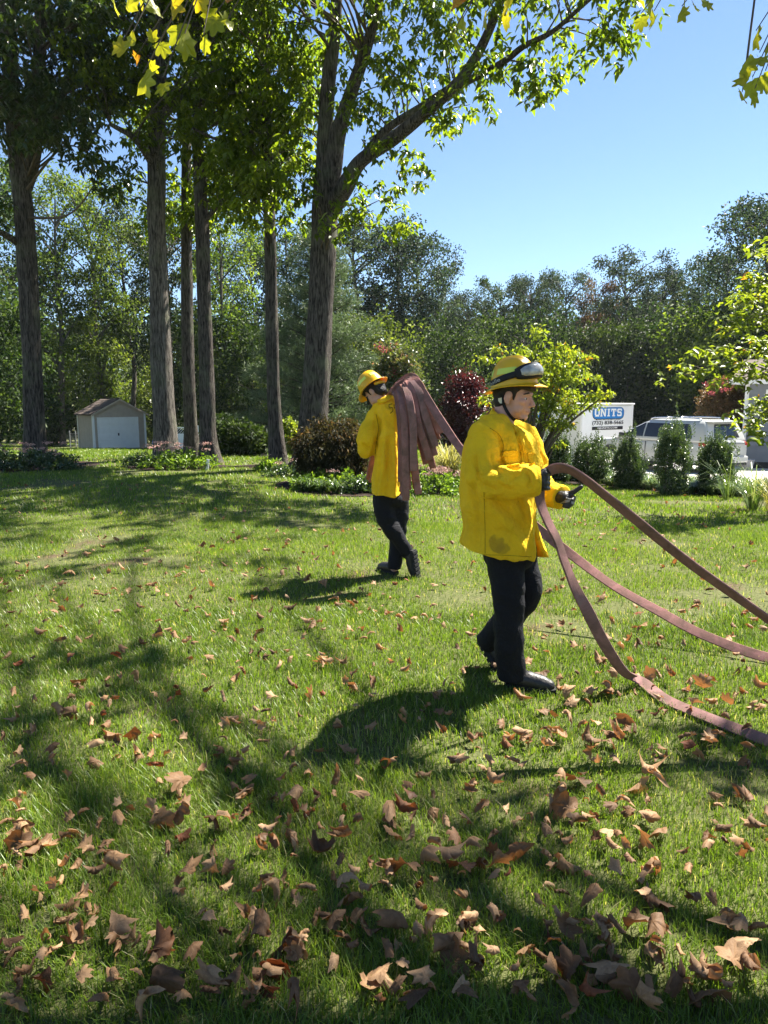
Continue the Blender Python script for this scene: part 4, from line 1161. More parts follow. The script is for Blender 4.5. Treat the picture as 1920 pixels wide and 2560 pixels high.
# ---------------------------------------------------------------- text helper (built-in font, turned into mesh)
def text_mesh(body, width, height, bold=0.0, depth=.004):
    cu = bpy.data.curves.new('lettering', 'FONT'); cu.body = body; cu.size = 1.0; cu.offset = bold; cu.extrude = .0; cu.resolution_u = 3
    o = bpy.data.objects.new('tmp', cu); COL.objects.link(o)
    dg = bpy.context.evaluated_depsgraph_get(); me = bpy.data.meshes.new_from_object(o.evaluated_get(dg))
    bpy.data.objects.remove(o)
    V = mesh_arrays(me); a, b = V.min(0), V.max(0)
    V = (V - a) / np.maximum(b - a, 1e-6) * [width, height, 0]
    return V, [tuple(p.vertices) for p in me.polygons]

def put(name, V, faces, fn, mat, parent):
    mb = MB(); mb.add([fn(p) for p in V], faces)
    return mb.build(name, mat, parent, off=(0, 0, 0))

M_WHITE = plain('white_paint', (.80, .80, .78), .45, .4, var=.04, scale=3)
M_OFFWHITE = plain('off_white_paint', (.66, .66, .60), .55, .35, var=.07, scale=2)
M_BLACK = plain('black_print', (.015, .015, .017), .5, .3, var=.1)
M_SIGNBLUE = plain('sign_blue', (.03, .20, .52), .4, .4, var=.05)
M_SIDING = plain('tan_vinyl_siding', (.42, .35, .275), .6, .3, var=.08, scale=4)
M_GREYSIDE = plain('grey_siding', (.20, .215, .24), .65, .3, var=.08, scale=4)
M_SHINGLE = plain('shingle', (.10, .078, .066), .9, .2, var=.4, scale=14, bump=.6, bscale=40)
M_RUBBER = plain('tyre_rubber', (.018, .018, .018), .8, .3, var=.15)
M_GLASSD = plain('tinted_glass', (.012, .015, .020), .06, .6, var=.05)
M_CHROME = plain('bright_metal', (.6, .6, .62), .2, .5, 1.0, var=.05)
M_CARWHITE = plain('car_paint', (.42, .43, .41), .25, .5, var=.015, scale=1, coat=.6)
M_RED = plain('tail_lamp_red', (.35, .02, .02), .2, .5)
M_BLUE = plain('blue_plastic', (.02, .09, .40), .5, .4)
M_DARK = plain('dark_trim', (.03, .03, .032), .6, .3)
M_GALV = plain('galvanised_wire', (.35, .36, .37), .5, .4, .6)

# ---------------------------------------------------------------- storage container
A = np.array((7.46, 27.3)); ang = R(32)
zc = float(gz(*A)) - .02
CT = empty('storage_container', (A[0], A[1], zc), 'white portable storage container with blue UNITS sign beyond the shrubs', 'container', rz=ang)
CT.scale = (1.10, 1.27, 1.09)
CW, CLn, CH = 2.6, 3.8, 2.19
def cbox(name, x0, x1, y0, y1, z0, z1, mat, par=CT, bev=.0):
    mb = MB(); mb.box(((x0 + x1) / 2, (y0 + y1) / 2, (z0 + z1) / 2), ((x1 - x0) / 2, (y1 - y0) / 2, (z1 - z0) / 2))
    o = mb.build(name, mat, par, off=(0, 0, 0))
    if bev: edge_split(o, 30, bev)
    return o
cbox('body', .03, CW - .03, .03, CLn - .03, .12, CH - .06, M_OFFWHITE, bev=.01)  # off-white body: shade of the unlit long side is put into the paint
cbox('end_panel', .08, CW - .08, .012, .028, .2, CH - .1, M_WHITE)
for x in (0, CW - .08): cbox('corner_post', x, x + .08, 0, .08, .10, CH - .05, M_WHITE, bev=.01)
cbox('corner_post', 0, .08, CLn - .08, CLn, .10, CH - .05, M_OFFWHITE)  # toned down like the unlit long side
cbox('roof_rim', -.03, CW + .03, -.03, CLn + .03, CH - .055, CH, M_WHITE, bev=.012)
cbox('base_rail', 0, CW, 0, CLn, .02, .118, M_OFFWHITE)
cbox('vent', .018, .031, .35, .48, CH - .32, CH - .2, M_DARK)
def face_end(p): return (p[0], .008 - p[2], p[1])
def rounded(w, h, rr, n=8):
    P = []
    for cx, cy, a0 in ((w - rr, h - rr, 0), (rr, h - rr, 90), (rr, rr, 180), (w - rr, rr, 270)):
        for k in range(n + 1): P.append((cx + rr * math.cos(R(a0 + 90 * k / n)), cy + rr * math.sin(R(a0 + 90 * k / n)), 0))
    return P
u0, u1 = .50, 2.10
for (ww, hh, dx, dz, lift, m, nm) in ((1.62, .42, .0, .0, .0, M_BLACK, 'sign_border'), (1.58, .39, .02, .022, .004, M_SIGNBLUE, 'sign_badge')):
    P = np.array(rounded(ww, hh, .18)) + [u0 + dx, 1.65 + dz - .02, lift]
    put(nm, P, [tuple(range(len(P)))], face_end, m, CT)
# slab-serif UNITS, one mesh per letter
def letter(ch, x, z, w, h, s):
    rects = {'U': [(0, .22, .28, 1), (.72, .22, 1, 1), (.12, 0, .88, .24), (-.06, .86, .38, 1), (.62, .86, 1.06, 1)], 'N': [(0, 0, .26, 1), (.74, 0, 1, 1), (-.08, 0, .36, .13), (-.08, .87, .3, 1), (.64, .87, 1.08, 1)],
             'I': [(.28, 0, .72, 1), (.1, 0, .9, .14), (.1, .86, .9, 1)], 'T': [(.34, 0, .66, 1), (0, .8, 1, 1), (0, .62, .16, .82), (.84, .62, 1, .82), (.2, 0, .8, .13)],
             'S': [(.08, .78, .92, 1), (0, .55, .3, .9), (.1, .42, .9, .62), (.7, .1, 1, .5), (.08, 0, .92, .2), (0, .06, .16, .32), (.84, .68, 1, .94)]}[ch]
    V, fc = [], []
    for k, (a, b, c, d) in enumerate(rects):
        i = len(V); V += [(x + a * w, z + b * h, s + k * .0006), (x + c * w, z + b * h, s + k * .0006), (x + c * w, z + d * h, s + k * .0006), (x + a * w, z + d * h, s + k * .0006)]; fc.append((i, i + 1, i + 2, i + 3))
    if ch == 'N':
        i = len(V); V += [(x + 0 * w, z + h, s + .004), (x + .3 * w, z + h, s + .004), (x + 1 * w, z, s + .004), (x + .7 * w, z, s + .004)]; fc.append((i, i + 3, i + 2, i + 1))
    put('letter', V, fc, face_end, M_WHITE, CT)
for ch, x, w in zip('UNITS', (.60, .90, 1.22, 1.43, 1.74), (.25, .26, .17, .26, .24)):
    letter(ch, x, 1.73, w, .27, .010)
V, fc = text_mesh('MOVING AND PORTABLE STORAGE', 1.25, .045, .02); put('sign_tagline', V + [u0 + .18, 1.60, .006], fc, face_end, M_BLACK, CT)
V, fc = text_mesh('(732) 838-5665', 1.60, .165, .022); put('phone_number', V + [u0, 1.41, .006], fc, face_end, M_BLACK, CT)
P = np.array([(0, 0, 0), (1.58, 0, 0), (1.58, .115, 0), (0, .115, 0)]) + [u0, 1.26, .004]; put('web_strip', P, [(0, 1, 2, 3)], face_end, M_BLACK, CT)
V, fc = text_mesh('NJUNITS.COM', 1.0, .075, .02); put('web_address', V + [u0 + .28, 1.28, .010], fc, face_end, M_WHITE, CT)
def face_side(p): return (.028 - p[2], 2.95 - p[0], p[1])
P = np.array(rounded(1.58, .42, .18)) + [0, 1.66, .002]; put('sign_badge', P, [tuple(range(len(P)))], face_side, M_SIGNBLUE, CT)
V, fc = text_mesh('UNITS', 1.3, .26, .03); put('sign_name', V + [.14, 1.75, .008], fc, face_side, M_WHITE, CT)
V, fc = text_mesh('(732) 838-5665', 1.60, .165, .022); put('phone_number', V + [0, 1.41, .006], fc, face_side, M_BLACK, CT)
P = np.array([(0, 0, 0), (1.58, 0, 0), (1.58, .115, 0), (0, .115, 0)]) + [0, 1.26, .004]; put('web_strip', P, [(0, 1, 2, 3)], face_side, M_BLACK, CT)
V, fc = text_mesh('NJUNITS.COM', 1.0, .075, .02); put('web_address', V + [.28, 1.28, .010], fc, face_side, M_WHITE, CT)

# ---------------------------------------------------------------- shed
sx, sy = W(229, 1000, 44)[0], 44.0
SH = empty('garden_shed', (sx, sy, float(W(229, 1124, 44)[2])), 'small tan shed with white roll-up door and gable roof at the wood edge', 'shed', rz=math.atan2(.70, .714))
w, d, he, ha = 3.35, 2.3, 2.15, 3.02
def lbox(name, x0, x1, y0, y1, z0, z1, mat, par=SH, bev=0):
    return cbox(name, x0, x1, y0, y1, z0, z1, mat, par, bev)
mb = MB()   # core walls
mb.add([(0.02, .02, -.6), (w - .02, .02, -.6), (w - .02, .02, he), (w / 2, .02, ha - .02), (.02, .02, he), (0.02, d - .02, -.6), (w - .02, d - .02, -.6), (w - .02, d - .02, he), (w / 2, d - .02, ha - .02), (.02, d - .02, he)],
       [(4, 3, 2, 1, 0), (5, 6, 7, 8, 9), (0, 5, 9, 4), (1, 2, 7, 6)])
mb.build('wall', M_SIDING, SH, off=(0, 0, 0))
mb = MB(); mbs = MB(); ch = .118; dx0, dx1, dh = .30, 2.82, 1.88
z = 0.0
while z < ha - .12:
    def span(zz):
        if zz <= he: return 0.0, w
        t = (zz - he) / (ha - he) * w / 2
        return t, w - t
    a0, a1 = span(z); b0, b1 = span(z + ch)
    segs = [((a0, a1), (b0, b1))] if z >= dh else [((a0, dx0), (b0, dx0)), ((dx1, a1), (dx1, b1))]
    for (p0, p1), (q0, q1) in segs:
        mb.add([(p0, -.016, z), (p1, -.016, z), (q1, .006, z + ch), (q0, .006, z + ch), (p0, .018, z), (p1, .018, z)], [(0, 1, 2, 3), (4, 5, 1, 0)])
    if z < he - .05:
        mbs.add([(-.016, 0, z), (-.016, d, z), (.006, d, z + ch), (.006, 0, z + ch), (.018, 0, z), (.018, d, z)], [(3, 2, 1, 0), (0, 1, 5, 4)])
    z += ch
for m_, nm in ((mb, 'front_siding'), (mbs, 'side_siding')):
    m_.build(nm, M_SIDING, SH, off=(0, 0, 0))['kind'] = 'stuff'
lbox('corner_board', -.05, .07, -.045, -.02, 0, he, M_WHITE); lbox('corner_board', w - .09, w + .03, -.045, -.02, 0, he, M_WHITE); lbox('corner_board', -.05, -.02, d - .08, d, 0, he - .02, M_WHITE); lbox('corner_board', -.045, -.02, .0, .09, 0, he - .02, M_WHITE)
for x0, x1, z0, z1 in ((dx0 - .06, dx0, 0, dh + .06), (dx1, dx1 + .06, 0, dh + .06), (dx0, dx1, dh, dh + .06)): lbox('door_trim', x0, x1, -.04, .0, z0, z1, M_WHITE)
dr = lbox('roll_up_door', dx0, dx1, .004, .018, 0, dh, M_WHITE)
for i in range(4):
    for j in range(4):
        pw, ph = (dx1 - dx0) / 4, dh / 4
        lbox('door_panel', dx0 + i * pw + .06, dx0 + (i + 1) * pw - .06, -.012, .003, j * ph + .06, (j + 1) * ph - .05, M_WHITE, dr, .006)
lbox('handle', dx0 + 1.22, dx0 + 1.30, -.03, -.002, .80, .96, M_DARK, dr)
for sgn, nm in ((1, 'roof_slope'), (-1, 'roof_slope')):
    ex, rx = (-.18, w / 2) if sgn > 0 else (w + .18, w / 2)
    ez = he - .18 * (ha - he) / (w / 2)
    mb = MB(); t = .06
    mb.add([(ex, -.16, ez), (rx, -.16, ha), (rx, d + .12, ha), (ex, d + .12, ez), (ex, -.16, ez + t), (rx, -.16, ha + t), (rx, d + .12, ha + t), (ex, d + .12, ez + t)],
           [(0, 1, 2, 3), (7, 6, 5, 4), (0, 4, 5, 1), (2, 6, 7, 3), (0, 3, 7, 4)])
    rf = mb.build(nm, M_SHINGLE, SH, off=(0, 0, 0))
    for k in range(7):   # shingle courses as thin laps
        f0, f1 = k / 7, (k + 1) / 7
        p = lambda f: (ex + (rx - ex) * f, ez + t + (ha - ez) * f)
        (xa, za), (xb, zb) = p(f0), p(f1 + .02)
        m2 = MB(); m2.add([(xa, -.17, za + .02), (xb, -.17, zb + .004), (xb, d + .13, zb + .004), (xa, d + .13, za + .02), (xa, -.17, za), (xa, d + .13, za)], [(3, 2, 1, 0), (0, 4, 5, 3)])
        m2.build('shingle_course', M_SHINGLE, rf, off=(0, 0, 0))
    mb = MB(); mb.add([(ex, -.175, ez - .07), (rx, -.175, ha - .07), (rx, -.175, ha + .05), (ex, -.175, ez + .05)], [(0, 1, 2, 3)]); mb.build('rake_board', M_SIDING, SH, off=(0, 0, 0))

# ---------------------------------------------------------------- grey house at the right edge
hx = W(1864, 1000, 25.5)[0]
HS = empty('grey_house', (hx, 25.5, float(gz(hx, 25.5)) - .05), 'grey clapboard house corner with white trim at the right edge', 'house', rz=R(-32))
cbox('wall', .02, 9, .03, 7, .3, 3.0, M_GREYSIDE, HS)
cbox('foundation', .0, 9, .015, 7, -.6, .3, M_DARK, HS)
for k in range(15):
    z = .3 + k * .18
    mb = MB(); mb.add([(.1, -.018, z), (9, -.018, z), (9, .012, z + .185), (.1, .012, z + .185), (.1, .03, z), (9, .03, z)], [(0, 1, 2, 3), (4, 5, 1, 0)]); mb.build('siding_board', M_GREYSIDE, HS, off=(0, 0, 0))
cbox('corner_board', -.03, .10, -.045, .08, .25, 3.0, M_WHITE, HS)
cbox('soffit', -.45, 9.2, -.45, 7.2, 3.0, 3.05, M_WHITE, HS)
cbox('gutter', -.5, 9.2, -.56, -.45, 2.98, 3.12, M_WHITE, HS)
cbox('downpipe', -.01, .05, -.11, -.05, .3, 2.97, M_WHITE, HS)
mb = MB(); mb.add([(-.5, -.5, 3.06), (9.2, -.5, 3.06), (9.2, 3.5, 4.0), (-.5, 3.5, 4.0), (-.5, 7.4, 3.06), (9.2, 7.4, 3.06)], [(0, 1, 2, 3), (3, 2, 5, 4), (0, 3, 4)]); mb.build('roof', M_SHINGLE, HS, off=(0, 0, 0))
cbox('meter_box', .42, .56, -.08, -.02, 1.18, 1.42, M_WHITE, HS)
wn_ = cbox('window', .62, 1.7, -.05, -.01, 1.75, 2.8, M_WHITE, HS); cbox('pane', .70, 1.62, -.056, -.051, 1.83, 2.72, M_GLASSD, wn_)
cbox('door', 2.4, 3.4, -.05, -.01, .3, 2.4, M_WHITE, HS)
pot = MB(); pot.tube([(0, 0, 0), (0, 0, .05), (0, 0, .3), (0, 0, .34)], [.16, .17, .22, .23], 16)
px_, py_ = W(1880, 1000, 23.6)[0], 23.6
tag(link('planter', pot.mesh('planter', plain('grey_pot', (.30, .30, .31), .8), smooth=False), None, (px_, py_, float(gz(px_, py_)) + .02)), 'low grey planter on the driveway against the house', 'planter')

# ---------------------------------------------------------------- white car
CX, CY = 9.6, 24.7
CR = empty('parked_car', (CX, CY, float(gz(CX, CY)) + .02), 'white sport utility car with roof rails parked behind the evergreens', 'car', rz=math.atan2(.883, -.47))
def section(x, hw, zb, zs, crown=.04, tuck=.88):
    return [(x, hw * tuck, zb), (x, hw * .985, zb + .12), (x, hw, zb + .34), (x, hw * .985, zs - .10), (x, hw * .93, zs - .01), (x, hw * .6, zs + crown), (x, 0, zs + crown * 1.3),
            (x, -hw * .6, zs + crown), (x, -hw * .93, zs - .01), (x, -hw * .985, zs - .10), (x, -hw, zs - .34 if False else zb + .34), (x, -hw * .985, zb + .12), (x, -hw * tuck, zb)]
st = [(-2.50, .80, .55, .98), (-2.47, .90, .42, 1.04), (-2.38, .95, .32, 1.08), (-2.0, .985, .27, 1.08), (-1.0, .99, .25, 1.07), (0, .99, .25, 1.06), (.9, .985, .25, 1.05), (1.35, .98, .25, 1.05), (1.9, .965, .26, 1.02), (2.25, .93, .28, .97), (2.42, .86, .34, .90), (2.5, .74, .45, .78)]
body = MB(); body.loft([section(*s) for s in st])
bo = body.build('body', M_CARWHITE, CR, True, off=(0, 0, 0)); sub = bo.modifiers.new('s', 'SUBSURF'); sub.levels = sub.render_levels = 2
# greenhouse (loft upward)
def gring(z, xf, xr, hw, rr=.12):
    P = []
    for (cx, cy, a0) in ((xf - rr, hw - rr, 0), (xr + rr, hw - rr, 90), (xr + rr, -hw + rr, 180), (xf - rr, -hw + rr, 270)):
        for k in range(4): a = R(a0 + 30 * k); P.append((cx + rr * math.cos(a), cy + rr * math.sin(a), z))
    return P
GR = [(1.03, 1.42, -2.42, .955), (1.12, 1.22, -2.40, .945), (1.40, .68, -2.30, .86), (1.60, .28, -2.20, .78), (1.70, .02, -2.12, .70), (1.735, -.2, -2.0, .58)]
gh = MB(); gh.loft([gring(*g) for g in GR]); go = gh.build('cabin', M_CARWHITE, CR, True, off=(0, 0, 0))
def gh_at(z):
    zs = [g[0] for g in GR]
    return [np.interp(z, zs, [g[k] for g in GR]) for k in (1, 2, 3)]
def side_glass(name, rows, s):
    """rows: (z, x front, x rear) on cabin side s"""
    V = []; n = len(rows)
    for z, xa, xb in rows:
        for x in (xa, xb): V.append((x, s * (gh_at(z)[2] + .010), z))
    mb = MB(); mb.add(V, [(2 * i, 2 * i + 1, 2 * i + 3, 2 * i + 2) for i in range(n - 1)]); return mb.build(name, M_GLASSD, CR, off=(0, 0, 0))
for s in (1, -1):
    side_glass('window', [(1.15, 1.02, .12), (1.28, .78, .12), (1.40, .56, .12), (1.50, .36, .12), (1.60, .16, .12)], s)
    side_glass('window', [(z_, .06, -.92) for z_ in (1.15, 1.28, 1.40, 1.50, 1.60)], s)
    side_glass('window', [(1.15, -.99, -1.84), (1.28, -.99, -1.80), (1.40, -.99, -1.74), (1.50, -.99, -1.68), (1.60, -.99, -1.62)], s)
    for x in (.95, -.05, -1.02):   # door seams and handles
        cbox('door_seam', x - .006, x + .006, s * .985 - .012, s * .985 + .012, .36, 1.0, M_DARK, CR)
    for x in (.12, -.85):
        cbox('door_handle', x, x + .2, s * .99 - .02, s * .99 + .03, .90, .94, M_CARWHITE, CR, .01)
    cbox('side_mirror', .80, .98, s * 1.06 - .11, s * 1.06 + .11, 1.10, 1.26, M_DARK, CR, .03)
    mb = MB(); mb.tube(spline([(.05, s * .66, 1.70), (-.1, s * .67, 1.765), (-1.0, s * .67, 1.79), (-1.8, s * .67, 1.765), (-1.95, s * .66, 1.70)], 24), .022, 8); mb.build('roof_rail', M_CHROME, CR, True, off=(0, 0, 0))
    cbox('sill_trim', -1.35, 1.2, s * .955 - .02, s * .955 + .03, .24, .34, M_DARK, CR, .01)
    cbox('tail_lamp', -2.50, -2.12, s * .86 - .10, s * .86 + .125, .93, 1.04, M_RED, CR, .03)
    for x in (1.52, -1.48):
        wh = empty('wheel', (0, 0, 0)); wh.parent = CR; wh.location = (0, 0, 0)
        for nm, rr, hw, yy, m in (('wheel_arch', .44, .02, s * .985, M_DARK), ('tyre', .365, .12, s * .90, M_RUBBER), ('rim', .255, .10, s * .935, M_CHROME), ('hub', .07, .10, s * .945, M_DARK)):
            mb = MB(); rings = []
            for yv, k in ((-hw, .93), (-hw * .8, 1), (hw * .8, 1), (hw, .93)):
                rings.append([(x + rr * k * math.cos(a), yy + yv, .365 + rr * k * math.sin(a)) for a in np.linspace(0, 2 * math.pi, 28, endpoint=False)])
            mb.loft(rings); mb.build(nm, m, wh, off=(0, 0, 0))
def rear_glass():
    V = []
    for z, k in ((1.18, .90), (1.40, .84), (1.60, .72)):
        xr, hw = gh_at(z)[1], gh_at(z)[2]
        for y in np.linspace(-1, 1, 9): V.append((xr - .008 + .02 * abs(y) ** 3, y * hw * k, z))
    mb = MB(); mb.add(V, [(i * 9 + j, i * 9 + j + 1, (i + 1) * 9 + j + 1, (i + 1) * 9 + j) for i in range(2) for j in range(8)]); mb.build('rear_window', M_GLASSD, CR, off=(0, 0, 0))
rear_glass()
cbox('spoiler', -2.36, -2.05, -.68, .68, 1.66, 1.70, M_CARWHITE, CR, .015)
cbox('rear_bumper', -2.56, -2.30, -.88, .88, .38, .60, M_CARWHITE, CR, .05); cbox('bumper_trim', -2.57, -2.35, -.8, .8, .30, .39, M_DARK, CR, .02)
cbox('number_plate', -2.535, -2.515, -.26, .26, .80, .94, M_OFFWHITE, CR); cbox('tailgate_strip', -2.53, -2.50, -.7, .7, .985, 1.01, M_CHROME, CR)
for y in (-.55, 0.15): 
    mb = MB(); mb.tube(spline([(-.5, y, 1.75), (-.5, y + .1, 1.79), (-.5, y + .35, 1.79), (-.5, y + .45, 1.75)], 10), .018, 6); mb.build('roof_bar', M_CHROME, CR, True, off=(0, 0, 0))

# ---------------------------------------------------------------- small far things by the shed
fx, fy = W(452, 1000, 41)[0], 41.0
FP = empty('vinyl_fence', (fx - .5, fy, float(gz(fx, fy)) - .25), 'white fence panel with lattice top between the thick trunks', 'fence', rz=R(20))
cbox('panel', 0, 1.3, 0, .04, .0, 1.15, M_WHITE, FP)
for k in range(9):
    mb = MB(); mb.add([(.15 * k, .015, 1.15), (.15 * k + .03, .015, 1.15), (min(.15 * k + .33, 1.3), .015, 1.45), (min(.15 * k + .30, 1.27), .015, 1.45)], [(0, 1, 2, 3)]); mb.build('lattice_strip', M_WHITE, FP, off=(0, 0, 0))
for x in (-.06, 1.3): cbox('post', x, x + .1, -.03, .07, 0, 1.6, M_WHITE, FP)
cbox('top_rail', .04, 1.3, -.005, .05, 1.451, 1.52, M_WHITE, FP)
bx_, by_ = W(386, 1000, 40)[0], 40.0
mb = MB(); mb.tube([(0, 0, 0), (0, 0, .05), (0, 0, .3), (0, 0, .33), (0, 0, .55), (0, 0, .6)], [.2, .22, .22, .24, .22, .2], 16)
tag(link('barrel', mb.mesh('barrel', M_BLUE), None, (bx_, by_, float(gz(bx_, by_)) - .02)), 'small blue barrel left of the thick grey trunk', 'barrel')
wx, wy = W(172, 1000, 47)[0], 47.0
WF = empty('wire_gate', (wx, wy, float(gz(wx, wy)) - .1), 'wire mesh gate beside the left wall of the shed', 'gate')
for k in range(10): cbox('mesh_wire', -.1, .62, -.01, .01, .15 + k * .1, .165 + k * .1, M_GALV, WF)
for x in (-.12, .26, .62): cbox('post', x, x + .05, -.03, .03, 0, 1.25, M_GALV, WF)
q = G(519, 1176); mb = MB(); mb.box((0, 0, .12), (.035, .01, .14), Matrix.Rotation(.12, 3, 'Y'))
tag(link('plant_marker', mb.mesh('plant_marker', M_WHITE), None, (q[0], q[1], q[2])), 'small white stake in the grass right of the sedum bed', 'stake')
# ---------------------------------------------------------------- clothing and hose materials
def cloth_material(name, base, trans, tcol, rough=.9, stain=None, fold=.7, wear=.12, sheen=0.0):
    n = N(name)
    f = n.noise(5, 6, .6); g = n.noise(900, 2)
    a = tuple(c * (1 - wear) for c in base); b = tuple(min(1, c * (1 + wear)) for c in base)
    c = n.ramp(f, [(.3, a), (.7, b)])
    if stain:
        for (p, rad, col, k) in stain:
            tc = n.coord(); sub = n.new('ShaderNodeVectorMath', operation='SUBTRACT'); n.l(tc, sub.inputs[0]); sub.inputs[1].default_value = p
            nz = n.new('ShaderNodeTexNoise'); nz.inputs['Scale'].default_value = 14; n.l(tc, nz.inputs['Vector'])
            ln = n.new('ShaderNodeVectorMath', operation='LENGTH'); n.l(sub.outputs[0], ln.inputs[0])
            dd = n.math('ADD', ln.outputs['Value'], n.math('MULTIPLY', n.math('SUBTRACT', nz.outputs['Fac'], .5), rad * 1.5))
            m = n.ramp(n.math('DIVIDE', dd, rad), [(.80, (k, k, k)), (.97, (0, 0, 0))])
            c = n.mix(m, c, col)
    h = n.math('ADD', n.math('ADD', n.noise(7, 4, .55, dist=1.4), n.math('MULTIPLY', n.noise(26, 4, .6, dist=1.0), .35)), n.math('MULTIPLY', g, .03))
    p = n.bsdf(c, rough, .2, 0, n.bump(h, fold, .04))
    t = n.new('ShaderNodeBsdfTranslucent'); t.inputs[0].default_value = (*tcol, 1)
    m = n.new('ShaderNodeMixShader'); m.inputs[0].default_value = trans
    n.l(p.outputs[0], m.inputs[1]); n.l(t.outputs[0], m.inputs[2])
    return n.done(m)
YEL = (.86, .55, .016)
M_TROUSER = cloth_material('navy_work_cloth', (.0085, .0088, .012), 0.0, (0, 0, 0), .8, fold=.5)
def helmet_material():
    n = N('helmet_plastic'); f = n.noise(9, 5)
    c = n.ramp(f, [(.3, (.72, .44, .012)), (.7, (.82, .54, .02))])
    p = n.bsdf(c, .32, .45)
    t = n.new('ShaderNodeBsdfTranslucent'); t.inputs[0].default_value = (1, .42, .01, 1)
    m = n.new('ShaderNodeMixShader'); m.inputs[0].default_value = .22
    n.l(p.outputs[0], m.inputs[1]); n.l(t.outputs[0], m.inputs[2]); return n.done(m)
M_HELMET = helmet_material()
M_REFLECT = plain('lime_reflective_tape', (.62, .70, .10), .4, .4, var=.06)
M_SKIN = plain('skin', (.50, .285, .215), .55, .35, var=.09, scale=30)
M_LIP = plain('lip_skin', (.36, .16, .13), .5, .35)
M_HAIR = plain('dark_hair', (.012, .009, .008), .55, .4, var=.5, scale=60, bump=.8, bscale=160)
M_LEATHER = plain('black_leather', (.022, .021, .021), .45, .4, var=.3, scale=20, bump=.4, bscale=70)
M_GLOVE = plain('black_glove', (.02, .02, .021), .5, .4, var=.3, scale=25, bump=.4, bscale=80)
M_GLOVEPAD = plain('grey_glove_palm', (.26, .26, .27), .6, .3, var=.25, scale=40)
M_STRAPB = plain('black_webbing', (.012, .012, .014), .7, .3, var=.2)
M_EYEW = plain('eye_white', (.62, .58, .55), .3, .5); M_IRIS = plain('iris', (.03, .025, .02), .2, .6)
M_LENS = plain('goggle_lens', (.30, .30, .29), .06, .9, var=.5, scale=22)
M_PRINT = plain('grey_print', (.35, .35, .36), .6)
M_INK = plain('marker_ink', (.20, .13, .01), .8, .1)
M_SEAM = plain('seam_thread', (.42, .25, .008), .9, .1)
def hose_material():
    n = N('woven_fire_hose')
    f = n.noise(9, 6, .68, dist=.6); w = n.noise(320, 2)
    c = n.ramp(f, [(.25, (.13, .072, .054)), (.45, (.24, .115, .092)), (.6, (.34, .145, .13)), (.8, (.33, .235, .20))])
    c = n.mix(.35, c, n.ramp(w, [(.35, (.55, .5, .5)), (.65, (1, 1, 1))]), 'MULTIPLY')
    oi = n.new('ShaderNodeObjectInfo'); hs = n.new('ShaderNodeHueSaturation'); n.l(c, hs.inputs['Color'])
    n.l(n.math('ADD', n.math('MULTIPLY', oi.outputs['Random'], .5), .75), hs.inputs['Value']); n.l(n.math('ADD', n.math('MULTIPLY', oi.outputs['Random'], .5), .75), hs.inputs['Saturation'])
    return n.done(n.bsdf(hs.outputs[0], .85, .2, 0, n.bump(w, .5, .003)))
M_HOSE = hose_material()
M_BAND = plain('dark_hose_mark', (.06, .05, .03), .8)

# ---------------------------------------------------------------- body-building helpers
def tor_ring(l, r_, py, D, hd, n=36, ex=2.5, slant=0.0, fr=0.0):
    """horizontal ring of cloth between photo columns l and r_ at row py"""
    a, b = W(l, py, D), W(r_, py, D); c = (a + b) / 2; hx = (b[0] - a[0]) / 2; P = []
    for t in np.linspace(0, 2 * math.pi, n, endpoint=False):
        ct, s_ = math.cos(t), math.sin(t)
        x = hx * math.copysign(abs(ct) ** (2 / ex), ct); y = hd * math.copysign(abs(s_) ** (2 / ex), s_)
        P.append((c[0] + x, c[1] + y + fr * x, c[2] + slant * x / max(hx, 1e-6)))
    return P

def sleeve(mb, pts, rad, elbow=.5, n=20, m=46, fold=.055, seed=0):
    r = np.random.default_rng(seed)
    Q = spline(np.column_stack([np.array(pts), np.array(rad)]), m); s = np.linspace(0, 1, m)
    k = np.exp(-((s - elbow) / .16) ** 2) + .75 * np.exp(-((s - .97) / .16) ** 2)
    rr = Q[:, 3] * (1 + fold * k * np.sin(s * 46 + r.uniform(0, 6)) + .025 * np.sin(s * 21 + 1))
    P = Q[:, :3]; T = unit(np.gradient(P, axis=0)); u = unit(np.cross(T[0], (0.2, 1, 0.1))); rings = []
    for i in range(m):
        u = unit(u - T[i] * np.dot(u, T[i])); w_ = np.cross(T[i], u)
        a = np.linspace(0, 2 * math.pi, n, endpoint=False)
        q = rr[i] * (1 + .05 * k[i] * np.sin(3 * a + s[i] * 30))
        rings.append([P[i] + q[j] * (math.cos(a[j]) * u + math.sin(a[j]) * w_) for j in range(n)])
    mb.loft(rings); return Q

def fold_cloth(me, amp, seed, sc=9.0):
    V = mesh_arrays(me); nrm = np.empty(len(V) * 3, np.float32); me.vertices.foreach_get('normal', nrm); nrm = nrm.reshape(-1, 3)
    q = V[:, 0] + .6 * V[:, 1]
    n1 = 1 - np.abs(2 * fbm(q * sc + .8 * np.sin(V[:, 2] * 4), V[:, 2] * sc * .28, seed, 2) - 1)
    n2 = 1 - np.abs(2 * fbm(q * sc * .5 + V[:, 2] * sc * .7, V[:, 2] * sc * .5 - q * 3, seed + 9, 2) - 1)
    set_verts(me, V + nrm * (amp * ((n1 - .75) * .9 + (n2 - .75) * 1.1))[:, None])

def proj(V):
    rel = np.asarray(V) - CAM; fw = rel[:, 1] * _c - rel[:, 2] * _s; up = rel[:, 2] * _c + rel[:, 1] * _s
    return 960 + F * rel[:, 0] / fw, 1280 - F * up / fw

